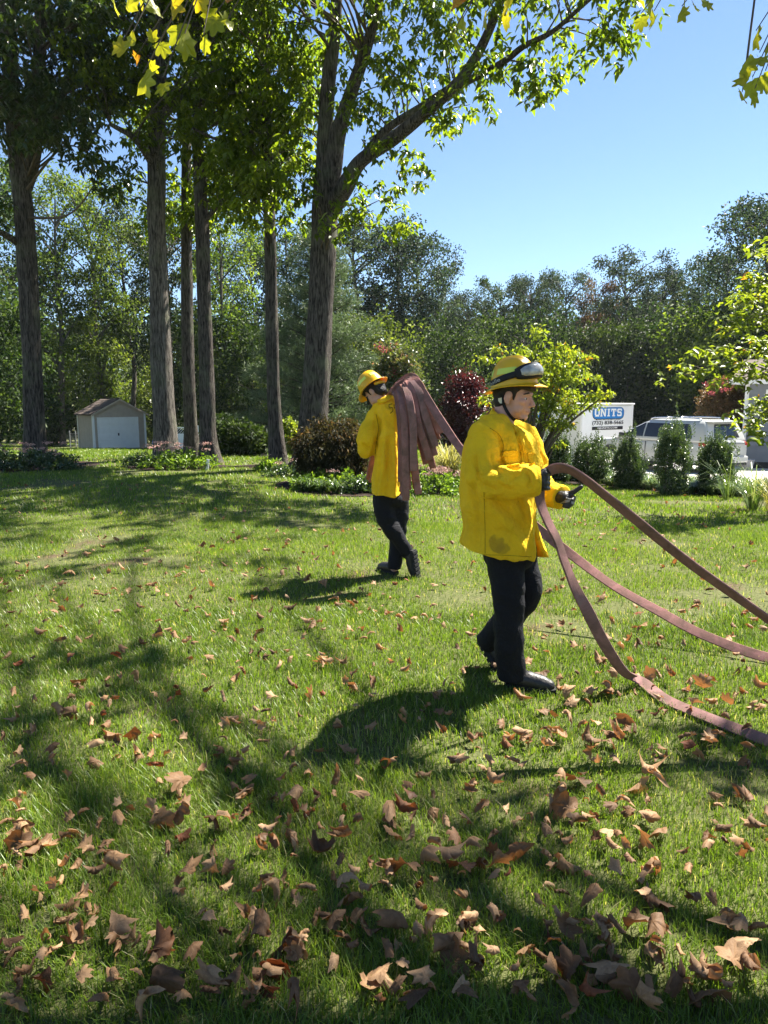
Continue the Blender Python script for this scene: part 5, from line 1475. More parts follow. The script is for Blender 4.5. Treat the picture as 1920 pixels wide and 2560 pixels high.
def sculpt(me, off, lines):
    """push cloth in or out along fold lines (given as photo points) on the side that faces the lawn in front"""
    V = mesh_arrays(me); nrm = np.empty(len(V) * 3, np.float32); me.vertices.foreach_get('normal', nrm); nrm = nrm.reshape(-1, 3).astype(float)
    Vw = V + np.asarray(off); px, py = proj(Vw); face = np.clip(-(nrm * unit(Vw - CAM)).sum(1) * 2.2, 0, 1); disp = np.zeros(len(V))
    for pts, amp, w in lines:
        q = spline(np.array(pts, float), 40) if len(pts) > 2 else np.linspace(pts[0], pts[1], 40)
        d2 = np.full(len(V), 1e9); tt = np.zeros(len(V))
        for i, (a, b) in enumerate(q):
            e = (px - a) ** 2 + (py - b) ** 2; m = e < d2; d2[m] = e[m]; tt[m] = i / 39
        fade = np.clip(np.minimum(tt, 1 - tt) / .18, .15, 1)
        disp += 1.45 * amp * fade * np.exp(-d2 / (w * w))
    set_verts(me, V + nrm * (disp * face)[:, None])

def decal(bvh, name, mat, parent, grid, lift=.004, thick=.003, smooth=True, D0=0.0):
    """grid: rows of photo points; laid onto the surface seen there"""
    top, ok = [], True; o = Vector(CAM)
    nr, nc = len(grid), len(grid[0])
    for row in grid:
        for (px, py) in row:
            d = Vector(ray(px, py)).normalized()
            hit, nn, i, dist = bvh.ray_cast(o, d)
            if hit is None: top.append(None); continue
            if nn.dot(d) > 0: nn = -nn
            top.append((hit, nn))
    if any(t is None for t in top):
        good = [t for t in top if t is not None]
        if not good: return None
        for i, t in enumerate(top):
            if t is None:
                j = min((k for k in range(len(top)) if top[k] is not None), key=lambda k: abs(k - i)); top[i] = top[j]
    V = [tuple(h + n_ * lift) for h, n_ in top] + [tuple(h - n_ * thick) for h, n_ in top]
    Fc = []; m = nr * nc
    for i in range(nr - 1):
        for j in range(nc - 1): Fc.append((i * nc + j, i * nc + j + 1, (i + 1) * nc + j + 1, (i + 1) * nc + j))
    rim = [j for j in range(nc)] + [i * nc + nc - 1 for i in range(1, nr)] + [(nr - 1) * nc + j for j in range(nc - 2, -1, -1)] + [i * nc for i in range(nr - 2, 0, -1)]
    for a, b in zip(rim, rim[1:] + rim[:1]): Fc.append((a, b, b + m, a + m))
    mb = MB(); mb.add(V, Fc); return mb.build(name, mat, parent, smooth)

def line_grid(pts, w, n=30):
    q = spline(np.array(pts, float), n); t = unit(np.gradient(q, axis=0)); nn = np.stack([-t[:, 1], t[:, 0]], 1)
    return [[tuple(p - m * w / 2), tuple(p), tuple(p + m * w / 2)] for p, m in zip(q, nn)]

def quad_grid(c, nu=8, nv=8):
    c = np.array(c, float); return [[tuple((c[0] * (1 - u) + c[1] * u) * (1 - v) + (c[3] * (1 - u) + c[2] * u) * v) for u in np.linspace(0, 1, nu)] for v in np.linspace(0, 1, nv)]

def head_pieces(mb, M):
    s = MB()
    s.ell((-.012, 0, .032), (.100, .078, .105)); s.ell((.030, 0, -.02), (.066, .066, .092)); s.ell((.020, 0, -.068), (.066, .056, .052))
    s.ell((.070, 0, -.103), (.024, .030, .021)); s.capsule([(.088, 0, .014), (.103, 0, -.012), (.116, 0, -.034)], [.0085, .0095, .0115])
    s.ell((.102, .012, -.040), (.012, .0085, .008)); s.ell((.102, -.012, -.040), (.012, .0085, .008))
    s.capsule([(.066, .050, .016), (.087, .025, .024), (.091, 0, .021), (.087, -.025, .024), (.066, -.050, .016)], [.010, .012, .011, .012, .010])
    for y in (1, -1):
        s.ell((.060, .045 * y, -.022), (.026, .022, .020)); s.ell((.045, .047 * y, -.060), (.03, .018, .03))
        s.ell((-.008, .079 * y, -.008), (.020, .009, .034), Matrix.Rotation(.25, 3, 'Y')); s.ell((-.002, .081 * y, -.036), (.010, .008, .012))
    s.capsule([(.083, .024, -.066), (.096, 0, -.062), (.083, -.024, -.066)], [.007, .0095, .007]); s.capsule([(.081, .020, -.079), (.093, 0, -.079), (.081, -.020, -.079)], [.007, .0095, .007])
    s.ell((.078, 0, -.055), (.020, .026, .018))
    s.xform(M); mb.add(s.v, s.f)

def add_local(fn, M):
    s = MB(); fn(s); return s.xform(M)

def face_details(P, M):
    for y in (1, -1):
        s = MB(); s.ell((.0715, .0325 * y, -.004), (.0125, .0145, .0095)); e = s.xform(M).build('eye', M_EYEW, P, True)
        s = MB(); s.ell((.0812, .0335 * y, -.004), (.0040, .0068, .0066)); s.xform(M).build('iris', M_IRIS, e, True)
        s = MB(); s.capsule([(.066, .049 * y, .001), (.0805, .034 * y, .0065), (.082, .019 * y, .002)], [.004, .006, .004]); s.xform(M).build('eyelid', M_SKIN, P, True)
        s = MB(); s.capsule([(.071, .056 * y, .019), (.089, .036 * y, .027), (.096, .015 * y, .023)], [.003, .0045, .0035]); s.xform(M).build('eyebrow', M_HAIR, P, True)
    s = MB(); s.capsule([(.088, .026, -.0725), (.1035, 0, -.071), (.088, -.026, -.0725)], [.0016, .0022, .0016]); s.xform(M).build('mouth_line', M_LIP, P, True)
    for y in (1, -1):
        s = MB(); s.ell((.112, .010 * y, -.0475), (.004, .0035, .0022)); s.xform(M).build('nostril', M_IRIS, P, True)

def hair_mesh(P, M, off, fringe=True):
    s = MB(); s.ell((-.040, 0, .020), (.080, .080, .088)); s.ell((-.058, 0, -.03), (.050, .064, .052))
    for y in (1, -1): s.capsule([(.020, .070 * y, .06), (.024, .0685 * y, .02), (.020, .0675 * y, -.014)], [.018, .012, .007])
    for y in (1, -1): s.ell((-.005, .066 * y, .050), (.062, .020, .034))
    if fringe: s.capsule([(.055, .070, .062), (.088, .045, .056), (.103, 0, .052), (.088, -.045, .056), (.055, -.070, .062)], [.018, .018, .018, .018, .018])
    s.xform(M); link('hair', union_mesh(s, 'hair', M_HAIR, .006, 3, .5, off), P)

def helmet(P, M, off):
    n = 64; rows = []
    def surf(u, th):
        """u 0..1 brim edge to crown"""
        c, s = math.cos(th), math.sin(th)
        if u < .25:
            k = u / .25; rx = (.178 if c > 0 else .166) * (1 - k) + .126 * k; ry = .140 * (1 - k) + .108 * k
            z = -.012 * (1 - k) ** 1.5 + .004 * k - .010 * (1 - k) * math.cos(2 * th) * 1.0
            x, y = rx * c, ry * s
        else:
            p = (u - .25) / .75 * math.pi / 2; q = math.cos(p) ** .82
            x, y = .126 * q * c, .108 * q * s; z = .004 + .150 * math.sin(p) ** .95
            rid = .011 * math.exp(-(y / .020) ** 4) + .005 * (math.exp(-((abs(y) - .052) / .012) ** 2))
            rid *= min(1, max(0, (z - .045) / .05))
            z += rid; 
        return (x, y, z)
    us = [0, .02, .08, .16, .24, .26] + list(np.linspace(.29, .985, 22))
    for u in us: rows.append([surf(u, t) for t in np.linspace(0, 2 * math.pi, n, endpoint=False)])
    s = MB(); s.loft(rows, caps=False); b = len(s.v); s.v.append((0, 0, rows[-1][0][2] + .001)); l0 = b - n
    for j in range(n): s.f.append((l0 + j, l0 + (j + 1) % n, b)); s.m.append(0)
    s.xform(M); o = s.build('helmet', M_HELMET, P, True)
    so = o.modifiers.new('solid', 'SOLIDIFY'); so.thickness = .004; so.offset = -1
    # reflective tape panels lying on the shell
    def shell_patch(name, mat, t0, t1, u0, u1, lift, par, nu=14, nv=5, sk=0.0):
        V = []
        for i in range(nv):
            for j in range(nu):
                t = R(t0 + (t1 - t0) * j / (nu - 1)); u = u0 + (u1 - u0) * i / (nv - 1) + sk * (j / (nu - 1) - .5)
                p = np.array(surf(u, t)); V.append(tuple(p + unit(p - [0, 0, -.02]) * lift))
        mb = MB(); mb.add(V, [(i * nu + j, i * nu + j + 1, (i + 1) * nu + j + 1, (i + 1) * nu + j) for i in range(nv - 1) for j in range(nu - 1)]); mb.xform(M); return mb.build(name, mat, par, True)
    for a in (90, -90):
        shell_patch('reflective_tape', M_REFLECT, a - 34, a + 24, .44, .56, .0016, o); shell_patch('reflective_tape', M_REFLECT, (180 - 24) * (1 if a > 0 else -1) - 18, (180 - 24) * (1 if a > 0 else -1) + 14, .42, .54, .0016, o)
    return o, surf

def goggles(P, M):
    Mt = M @ Matrix.Rotation(R(-14), 4, 'Z') @ Matrix.Translation((.002, 0, .044)) @ Matrix.Rotation(R(-11), 4, 'Y')
    root = empty('goggles', (0, 0, 0)); root.parent = P; root.location = (0, 0, 0)
    def band(name, mat, a0, a1, hh, out, thick, n=40, shape=None, zc=0.0):
        outer, inner = [], []
        V = []; rows = 6
        for side in (0, 1):
            for i in range(rows):
                v = -1 + 2 * i / (rows - 1)
                for j in range(n):
                    t = R(a0 + (a1 - a0) * j / (n - 1)); k = (j / (n - 1) - .5) * 2
                    h = hh * (shape(k) if shape else 1.0); o_ = out(k) * (1 - .25 * v * v) if side == 0 else out(k) * (1 - .25 * v * v) - thick
                    rx, ry = .123 + o_ - .10 * abs(min(0, 0)), .106 + o_
                    taper = 1 - .5 * max(0, v * h + zc) 
                    V.append((rx * math.cos(t) * taper, ry * math.sin(t) * taper, zc + v * h))
        Fc = []; m = rows * n
        for i in range(rows - 1):
            for j in range(n - 1):
                a = i * n + j; Fc.append((a, a + 1, a + n + 1, a + n)); Fc.append((m + a, m + a + n, m + a + n + 1, m + a + 1))
        for j in range(n - 1):
            Fc.append((j, m + j, m + j + 1, j + 1)); a = (rows - 1) * n + j; Fc.append((a, a + 1, m + a + 1, m + a))
        for i in range(rows - 1):
            a = i * n; Fc.append((a, a + n, m + a + n, m + a)); a = i * n + n - 1; Fc.append((a, m + a, m + a + n, a + n))
        mb = MB(); mb.add(V, Fc); mb.xform(Mt); return mb.build(name, mat, root, True)
    sh = lambda k: (1 - .42 * abs(k) ** 3)
    band('frame', M_STRAPB, -58, 58, .042, lambda k: .014 + .022 * (1 - k * k), .024, shape=sh)
    band('lens', M_LENS, -46, 46, .031, lambda k: .024 + .0225 * (1 - k * k), .008, shape=lambda k: (1 - .35 * abs(k) ** 3))
    st = band('strap', M_STRAPB, 50, 310, .0165, lambda k: .0115, .006, n=60)
    # lettering on both sides of the strap
    V, fc = text_mesh('bolle', .085, .020, .008)
    for sg in (-1, 1):
        pts = []
        for p in V:
            t = sg * (R(118) - 0) + (p[0] / .115 - .37) * 1.0
            if sg > 0: t = R(118) + (p[0] / .115 - .37)
            rr = .0125
            z = -.010 + p[1]
            pts.append(((.123 + rr) * math.cos(t) * (1 - .5 * max(0, z)), (.106 + rr) * math.sin(t) * (1 - .5 * max(0, z)), z))
        mb = MB(); mb.add(pts, fc); mb.xform(Mt); mb.build('strap_lettering', M_PRINT, root)

def basis(fwd, up, origin):
    f = Vector(fwd).normalized(); l = Vector(up).cross(f).normalized(); u = f.cross(l)
    M = Matrix((f, l, u)).transposed().to_4x4(); M.translation = Vector(origin); return M

def boot(P, heel, toe, up, ankle, name='boot', wdt=.048, shaft_r=.058):
    """heel, toe: sole points (world); up: direction away from the sole"""
    heel, toe, up, ankle = map(lambda a: np.asarray(a, float), (heel, toe, up, ankle)); f = unit(toe - heel); L = np.linalg.norm(toe - heel); s = unit(np.cross(up, f)); up = np.cross(f, s)
    mb = MB()
    mb.capsule([heel + up * .055 + f * .045, heel + up * .060 + f * L * .45, heel + up * .048 + f * L * .72, toe + up * .040 - f * .045], [.046, .048, .045, .037])
    mb.capsule([heel + up * .07 + f * .055, (heel + up * .12 + f * .06) * .5 + ankle * .5, ankle], [.046, shaft_r * .95, shaft_r])
    o = link(name, union_mesh(mb, name, M_LEATHER, .008, 3, .5, tuple(P.location)), P)
    so = MB(); out = []
    for t, w in ((0, .028), (.04, .038), (.18, .042), (.4, .036), (.62, .046), (.82, .045), (.95, .032), (1.0, .018)): out.append((t, w))
    ring = [heel + f * L * t + s * w for t, w in out] + [heel + f * L * t - s * w for t, w in reversed(out)]
    so.loft([[p - up * .000 for p in ring], [p + up * .028 for p in ring]])
    so.build('sole', M_RUBBER, o)
    for k in range(6):   # laces
        c = heel + f * L * (.40 + .05 * k * .6) + up * (.108 - .010 * k * .5); 
        l = MB(); l.capsule([c - s * .026 - up * .012, c + up * .004 + f * .004, c + s * .026 - up * .012], [.003, .003, .003], 6); l.build('lace', M_STRAPB, o)
    for k in range(7):   # tread lugs
        c = heel + f * L * (.08 + .14 * k) - up * .006
        l = MB(); Rm = Matrix((Vector(f), Vector(s), Vector(up))).transposed(); l.box(c, (.012, .034, .006), Rm); l.build('tread_lug', M_RUBBER, o)
    return o

# ================================================================ firefighter with goggles
D1 = float(G(1290, 1712)[1]); q1 = pxm(D1)
base1 = G(1290, 1712); P1 = empty('person', base1, 'firefighter in yellow jacket and helmet with goggles, gripping a hose', 'person')
JK1 = tuple(np.array(W(1243, 1355, D1 - .25)) - base1)
M_JACKET1 = cloth_material('yellow_jacket_front', YEL, .14, (1.0, .40, .005), stain=[(JK1, .062, (.40, .255, .02), .75), (tuple(np.array(W(1258, 1368, D1 - .25)) - base1), .045, (.40, .255, .02), .6)])
M_JACKET2 = cloth_material('yellow_jacket_rear', YEL, .14, (1.0, .40, .005))
d = D1
H1 = basis((.89, -.45, -.12), (.06, -.02, 1), W(1284, 991, d - .02))
body = MB(); head_pieces(body, H1)
body.capsule([W(1262, 1025, d - .0), W(1258, 1060, d), W(1258, 1100, d)], [.058, .060, .06])
body.capsule([W(1258, 1115, d), W(1255, 1200, d), W(1265, 1330, d)], [.12, .12, .11]); body.capsule([W(1225, 1100, d - .13), W(1295, 1100, d + .13)], [.05, .05])
body.capsule([W(1218, 1105, d - .18), W(1222, 1205, d - .27), W(1340, 1205, d - .33)], [.05, .045, .03]); body.capsule([W(1305, 1095, d + .18), W(1335, 1205, d + .16), W(1400, 1243, d - .04)], [.05, .045, .03])
body.capsule([W(1260, 1392, d - .07), W(1272, 1530, d - .09), W(1277, 1685, d - .06)], [.08, .06, .045]); body.capsule([W(1298, 1392, d + .07), W(1320, 1490, d + .05), W(1218, 1602, d + .25)], [.08, .06, .045])
bm1 = union_mesh(body, 'body', M_SKIN, .0052, 2, .5, tuple(base1)); link('body', bm1, P1)
face_details(P1, H1); hair_mesh(P1, H1, tuple(base1))
HM1 = H1 @ Matrix.Translation((-.004, 0, .052)) @ Matrix.Rotation(R(-13), 4, 'Y')
hel1, _s1 = helmet(P1, HM1, base1); goggles(P1, HM1)
bv = bvh_of(bm1, base1)
decal(bv, 'chin_strap', M_STRAPB, hel1, line_grid([(1252, 978), (1256, 1000), (1263, 1020), (1273, 1037), (1284, 1048), (1297, 1053), (1311, 1051)], 8.0), .006, .002)
decal(bv, 'strap_buckle', M_STRAPB, hel1, quad_grid([(1247, 987), (1259, 985), (1260, 1008), (1248, 1008)]), .010, .002)
decal(bv, 'buckle_badge', M_OFFWHITE, hel1, quad_grid([(1249.5, 994), (1257, 992), (1257.5, 1005), (1250, 1006)]), .0125, .002)
# nape strap pad
s = MB(); s.capsule([(-.085, .055, .0), (-.108, .02, -.005), (-.108, -.02, -.005), (-.085, -.055, .0)], [.014] * 4); s.xform(H1 @ Matrix.Translation((-.01, 0, .03))).build('nape_pad', M_STRAPB, hel1, True)

jk = MB()
jk.loft([tor_ring(*a) for a in ((1237, 1281, 1046, d, .07, 36, 2.2, -.038), (1222, 1290, 1052, d, .115, 36, 2.2, -.036), (1203, 1303, 1062, d, .165, 36, 2.2, -.030), (1184, 1320, 1078, d, .205, 36, 2.3, -.018), (1171, 1332, 1100, d, .225, 36, 2.4, -.008), (1163, 1342, 1130, d, .222), (1159, 1348, 1160, d, .222), (1154, 1343, 1210, d, .222), (1152, 1334, 1260, d, .222), (1153, 1330, 1306, d, .225, 36, 2.6, -.012), (1155, 1333, 1340, d, .230, 36, 2.7, -.02), (1156, 1336, 1366, d, .235, 36, 2.8, -.026), (1156, 1337, 1376, d, .236, 36, 2.9, -.026))])
jk.capsule([W(1252, 1056, d - .085), W(1228, 1072, d - .14), W(1208, 1098, d - .19)], [.05, .075, .085]); jk.capsule([W(1284, 1068, d + .07), W(1304, 1090, d + .15)], [.05, .08])
sleeve(jk, [W(1208, 1082, d - .17), W(1206, 1120, d - .21), W(1208, 1180, d - .26), W(1226, 1205, d - .29), W(1270, 1204, d - .33), W(1310, 1203, d - .36), W(1346, 1202, d - .37)], [.070, .086, .084, .086, .080, .076, .066], .45, seed=1)
sleeve(jk, [W(1305, 1085, d + .17), W(1325, 1130, d + .20), W(1338, 1190, d + .17), W(1352, 1222, d + .08), W(1380, 1236, d - .01), W(1402, 1243, d - .05)], [.08, .085, .082, .080, .074, .062], .5, seed=2)
jm1 = union_mesh(jk, 'jacket', M_JACKET1, .0085, 2, .45, tuple(base1)); fold_cloth(jm1, .030, 5, 8)
sculpt(jm1, base1, [([(1240, 1150), (1262, 1160), (1285, 1172), (1303, 1170)], -.014, 4), ([(1248, 1168), (1280, 1181), (1305, 1179)], .010, 5), ([(1275, 1207), (1290, 1191), (1306, 1183)], -.010, 4), ([(1300, 1172), (1322, 1175), (1335, 1190), (1332, 1218)], .010, 5), ([(1316, 1178), (1324, 1200), (1318, 1224)], -.012, 3.5), ([(1200, 1192), (1216, 1215), (1245, 1229)], -.010, 5),
    ([(1188, 1120), (1190, 1160), (1196, 1205), (1212, 1226)], -.020, 6), ([(1174, 1100), (1180, 1150), (1184, 1200), (1188, 1260)], -.010, 8), ([(1165, 1200), (1171, 1280), (1168, 1385)], .005, 9), ([(1190, 1230), (1196, 1300), (1192, 1390)], -.010, 8), ([(1225, 1238), (1262, 1268), (1300, 1310), (1325, 1352)], -.016, 8), ([(1220, 1262), (1258, 1300), (1296, 1350), (1312, 1395)], .012, 9), ([(1290, 1240), (1310, 1280), (1322, 1330)], -.012, 6), ([(1316, 1245), (1324, 1300), (1334, 1385)], .009, 5),
    ([(1228, 1072), (1248, 1092), (1256, 1125), (1254, 1152)], -.014, 4.5), ([(1270, 1078), (1275, 1105), (1282, 1130)], -.008, 3), ([(1262, 1090), (1266, 1125)], -.007, 3), ([(1288, 1068), (1299, 1100), (1308, 1152)], -.014, 4), ([(1225, 1120), (1235, 1160), (1255, 1190)], -.008, 6), ([(1210, 1110), (1215, 1150), (1230, 1185)], .008, 7), ([(1310, 1085), (1318, 1110), (1330, 1128)], -.008, 4), ([(1240, 1195), (1262, 1205), (1285, 1218)], .007, 5)])
J1 = link('jacket', jm1, P1); bj = bvh_of(jm1, base1)
# collar
def collar(pts_low, pts_high, mat, par, thick=.006):
    lo, hi = spline(np.array(pts_low), 20), spline(np.array(pts_high), 20); mb = MB()
    mid = (lo + hi) / 2 + [0, -.006, .004]; mb.loft([[*map(tuple, lo)], [*map(tuple, mid)], [*map(tuple, hi)]], False, False); o = mb.build('collar', mat, par, True)
    so = o.modifiers.new('s', 'SOLIDIFY'); so.thickness = thick; return o
collar([W(1290, 1073, d - .075), W(1272, 1070, d - .13), W(1246, 1056, d - .13), W(1228, 1043, d - .06), W(1226, 1036, d + .02), W(1244, 1040, d + .11), W(1272, 1052, d + .12), W(1296, 1066, d + .05)],
       [W(1283, 1066, d - .085), W(1270, 1060, d - .115), W(1251, 1042, d - .105), W(1236, 1027, d - .05), W(1233, 1020, d + .02), W(1247, 1024, d + .085), W(1270, 1040, d + .095), W(1292, 1058, d + .05)], M_JACKET2, J1)
# front flap hanging open on the far side
rows = []
for py, l, r_, dd in ((1238, 1316, 1330, .02), (1272, 1318, 1333, .05), (1310, 1320, 1342, .07), (1345, 1324, 1353, .08), (1374, 1330, 1365, .09), (1392, 1336, 1371, .10)):
    rows.append([tuple(W(l + (r_ - l) * t, py + (t - .5) * 4, d + dd - .10 * math.sin(t * 2.2))) for t in np.linspace(0, 1, 7)])
mb = MB(); mb.loft(rows, False, False); fl = mb.build('front_flap', M_JACKET2, J1, True); so = fl.modifiers.new('s', 'SOLIDIFY'); so.thickness = .005
decal(bj, 'front_placket', M_JACKET2, J1, line_grid([(1287, 1066), (1296, 1095), (1303, 1125), (1308, 1160)], 9), .007, .004)
decal(bj, 'chest_pocket', M_JACKET2, J1, quad_grid([(1259, 1133), (1290, 1131), (1299, 1163), (1266, 1167)]), .009, .004)
decal(bj, 'pocket_flap', M_JACKET2, J1, quad_grid([(1257, 1128), (1291, 1126), (1293, 1140), (1259, 1143)]), .014, .004)
decal(bj, 'chest_pocket', M_JACKET2, J1, quad_grid([(1317, 1133), (1337, 1134), (1342, 1160), (1324, 1163)]), .009, .004)
for pts, nm in (([(1210, 1230), (1212, 1290), (1213, 1340), (1213, 1395)], 'side_seam'), ([(1158, 1376), (1200, 1386), (1260, 1388), (1328, 1392)], 'hem_stitch'), ([(1224, 1070), (1246, 1085), (1258, 1110), (1256, 1140)], 'armhole_seam')):
    decal(bj, nm, M_SEAM, J1, line_grid(pts, 1.3), .0022, .002)
# cuff rings
for c, ax, rr in ((W(1346, 1202, d - .37), W(1346, 1202, d - .37) - W(1320, 1203, d - .36), .068), (W(1402, 1243, d - .05), W(1402, 1243, d - .05) - W(1385, 1237, d - .0), .066)):
    ax = unit(ax); mb = MB(); mb.tube([c - ax * .03, c - ax * .012, c + ax * .004, c + ax * .010], [rr * 1.02, rr * 1.05, rr * 1.03, rr * .9], 20); mb.build('cuff', M_JACKET2, J1, True)

tr = MB()
sleeve(tr, [W(1262, 1330, d - .05), W(1262, 1405, d - .07), W(1271, 1480, d - .09), W(1272, 1540, d - .09), W(1272, 1600, d - .08), W(1276, 1650, d - .06), W(1279, 1692, d - .04)], [.112, .108, .090, .086, .086, .085, .080], .5, fold=.03, seed=3)
sleeve(tr, [W(1290, 1330, d + .06), W(1304, 1410, d + .08), W(1318, 1475, d + .06), W(1300, 1515, d + .08), W(1262, 1555, d + .15), W(1232, 1588, d + .22), W(1214, 1608, d + .26)], [.110, .100, .084, .082, .080, .076, .070], .5, fold=.03, seed=4)
tr.ell(W(1272, 1385, d), (.155, .17, .10))
tm1 = union_mesh(tr, 'trousers', M_TROUSER, .011, 3, .5, tuple(base1)); fold_cloth(tm1, .010, 15, 9); link('trousers', tm1, P1)
g0 = G(1258, 1703); g1 = G(1352, 1722)
heel = np.array((g0[0], D1 - .03, float(gz(g0[0], D1)) + .004)); toe = np.array((g1[0] - .0, D1 - .10, float(gz(g1[0], D1)) + .004))
boot(P1, heel, heel + unit(toe - heel) * .285, (0, 0, 1), W(1280, 1660, d - .05))
hb = W(1196, 1600, d + .30); tb = W(1226, 1626, d + .24); tb[2] = max(tb[2], float(gz(tb[0], tb[1])) + .02)
boot(P1, hb, hb + unit(tb - hb + np.array((.02, 0, -.10))) * .27, (.75, -.1, .55), W(1220, 1598, d + .26))

def glove(P, palm, fingers, thumb, wrist, name='glove'):
    """palm: list of (point, radii); fingers: list of point chains"""
    mb = MB()
    for c, rr in palm: mb.ell(c, rr)
    mb.capsule(wrist[0], wrist[1])
    for i, ch in enumerate(fingers):
        k = (1.0, 1.05, 1.0, .88)[i % 4]; mb.capsule(ch, [.0125 * k] + [.0115 * k] * (len(ch) - 2) + [.0100 * k], 10)
    mb.capsule(thumb, [.016, .0145, .0120][:len(thumb)], 10)
    return link(name, union_mesh(mb, name, M_GLOVE, .0042, 2, .45, tuple(P.location)), P)
dh = d - .385
glove(P1, [(W(1357, 1203, dh), (.026, .034, .050))],
      [[W(1364, y0, dh - .02), W(1372, y0 + 1, dh + .02), W(1369, y0 + 2, dh + .05), W(1356, y0 + 3, dh + .055)] for y0 in (1184, 1196, 1208, 1220)],
      [W(1350, 1188, dh - .02), W(1360, 1177, dh - .01), W(1370, 1176, dh + .025)], ([W(1342, 1202, dh + .01), W(1354, 1203, dh)], [.036, .034]))
dl = d - .09
glv = glove(P1, [(W(1414, 1245, dl), (.036, .028, .040))],
      [[W(1424 + 0 * i, y0, dl - .01), W(1436 - i * 2.0, y0 + 4, dl - .035), W(1430 - i * 3, y0 + 11, dl - .055), W(1418 - i * 3, y0 + 9, dl - .045)] for i, y0 in enumerate((1240, 1246, 1252, 1257))],
      [W(1418, 1236, dl), W(1436, 1229, dl - .015), W(1453, 1217, dl - .02)], ([W(1398, 1242, dl + .03), W(1410, 1244, dl)], [.036, .035]))
bg = bvh_of(glv.data, base1)
decal(bg, 'palm_patch', M_GLOVEPAD, glv, quad_grid([(1397, 1259), (1414, 1250), (1427, 1247), (1424, 1255)]), .0015, .001)
decal(bg, 'palm_patch', M_GLOVEPAD, glv, quad_grid([(1428, 1253), (1437, 1254), (1437, 1261), (1429, 1260)]), .0015, .001)

# ================================================================ hose helpers
def hose_strip(name, pts, width, thick, parent, off, wd=None, n=160, seed=0, kink=.2, mat=M_HOSE, ends=True):
    r = np.random.default_rng(seed); P = spline(np.array(pts, float), n); T = unit(np.gradient(P, axis=0)); s = np.linspace(0, 1, n); rings = []
    for i in range(n):
        view = unit(P[i] - CAM)
        if wd is None: w_ = np.cross(T[i], view)
        else: w_ = wd(s[i], T[i], view)
        w_ = unit(w_ - T[i] * np.dot(w_, T[i])); m = np.cross(T[i], w_)
        k = 1 + kink * (vnoise(np.array([s[i] * 34]), np.array([seed * 3.1]), 5)[0] - .5)
        tw = .5 * (vnoise(np.array([s[i] * 11]), np.array([seed * 1.7]), 8)[0] - .5); w2 = w_ * math.cos(tw) + m * math.sin(tw); m2 = np.cross(T[i], w2)
        hw, ht = width / 2 * k, thick / 2 * (2 - k)
        if ends and (i == 0 or i == n - 1): hw *= .93; ht *= .4
        rings.append([P[i] + w2 * hw * a + m2 * ht * b for a, b in ((-1, -.35), (-.9, -.9), (-.45, -1), (0, -1.05), (.45, -1), (.9, -.9), (1, -.35), (1, .35), (.9, .9), (.45, 1), (0, 1.05), (-.45, 1), (-.9, .9), (-1, .35))])
    mb = MB(); mb.loft(rings); return mb.build(name, mat, parent, False, off=off)

# hose held by the firefighter with goggles
def gp(px, py, up=.03): p = G(px, py); return p + [0, 0, up]
def gw(x, y): return np.array((x, y, float(gz(x, y)) + .03))
_e = gp(2300, 2010)
hp = [gw(_e[0] + 3.2, _e[1] + .35), gw(_e[0] + 1.5, _e[1] - .15), _e, gp(2100, 1935), gp(1920, 1868), gp(1750, 1800), gp(1660, 1760), gp(1605, 1722, .04)]
dd0 = hp[-1][1]
for px, py, t in ((1562, 1682, .12), (1530, 1640, .22), (1500, 1590, .32), (1470, 1530, .44), (1438, 1470, .56), (1412, 1405, .68), (1393, 1350, .78), (1370, 1305, .86), (1353, 1262, .93), (1349, 1228, .98), (1356, 1200, 1.0)):
    hp.append(W(px, py, dd0 * (1 - t) + (dh + .025) * t))
for k, (px, py) in enumerate(((1369, 1180), (1396, 1170), (1425, 1175), (1462, 1198), (1520, 1244), (1590, 1300), (1660, 1358), (1740, 1420), (1830, 1484), (1920, 1548), (2050, 1640), (2200, 1760))):
    hp.append(W(px, py, dh + .02 - .028 * k))
_e = W(2330, 1850, dh - .36); hp += [_e, gw(_e[0] + .9, _e[1] - .1), gw(_e[0] + 2.2, _e[1] + .15), gw(_e[0] + 3.4, _e[1] + .0)]
hb_ = hp[0].copy(); HF = empty('fire_hose', hb_, 'worn red fire hose looped through the gloved hand of the goggled firefighter', 'hose')
def wd_front(s, T, view):
    w = unit(np.cross(T, view))
    if s < .29:
        k = min(1, (.29 - s) / .06); flat = unit(np.cross(T, (0, 0, 1.)));
        if np.dot(flat, w) < 0: flat = -flat
        return unit(w * (1 - .6 * k) + flat * .6 * k)
    k = min(1, (s - .29) / .08) * min(1, max(0, (.93 - s) / .05)); a = R(-50) * k
    return unit(w * math.cos(a) + view * math.sin(a))
H_ = hose_strip('hose_jacket', hp, .068, .013, HF, tuple(hb_), wd_front, 320, 3)
bh = bvh_of(H_.data, hb_)
for a, b in (((1656, 1750), (1648, 1772)), ((1673, 1761), (1664, 1783)), ((1712, 1782), (1700, 1806)), ((1780, 1806), (1772, 1830)), ((1812, 1818), (1804, 1842))):
    q = line_grid([a, ((a[0] + b[0]) / 2, (a[1] + b[1]) / 2), b], 1.8, 8); decal(bh, 'hose_mark', M_BAND, H_, q, .0015, .001)

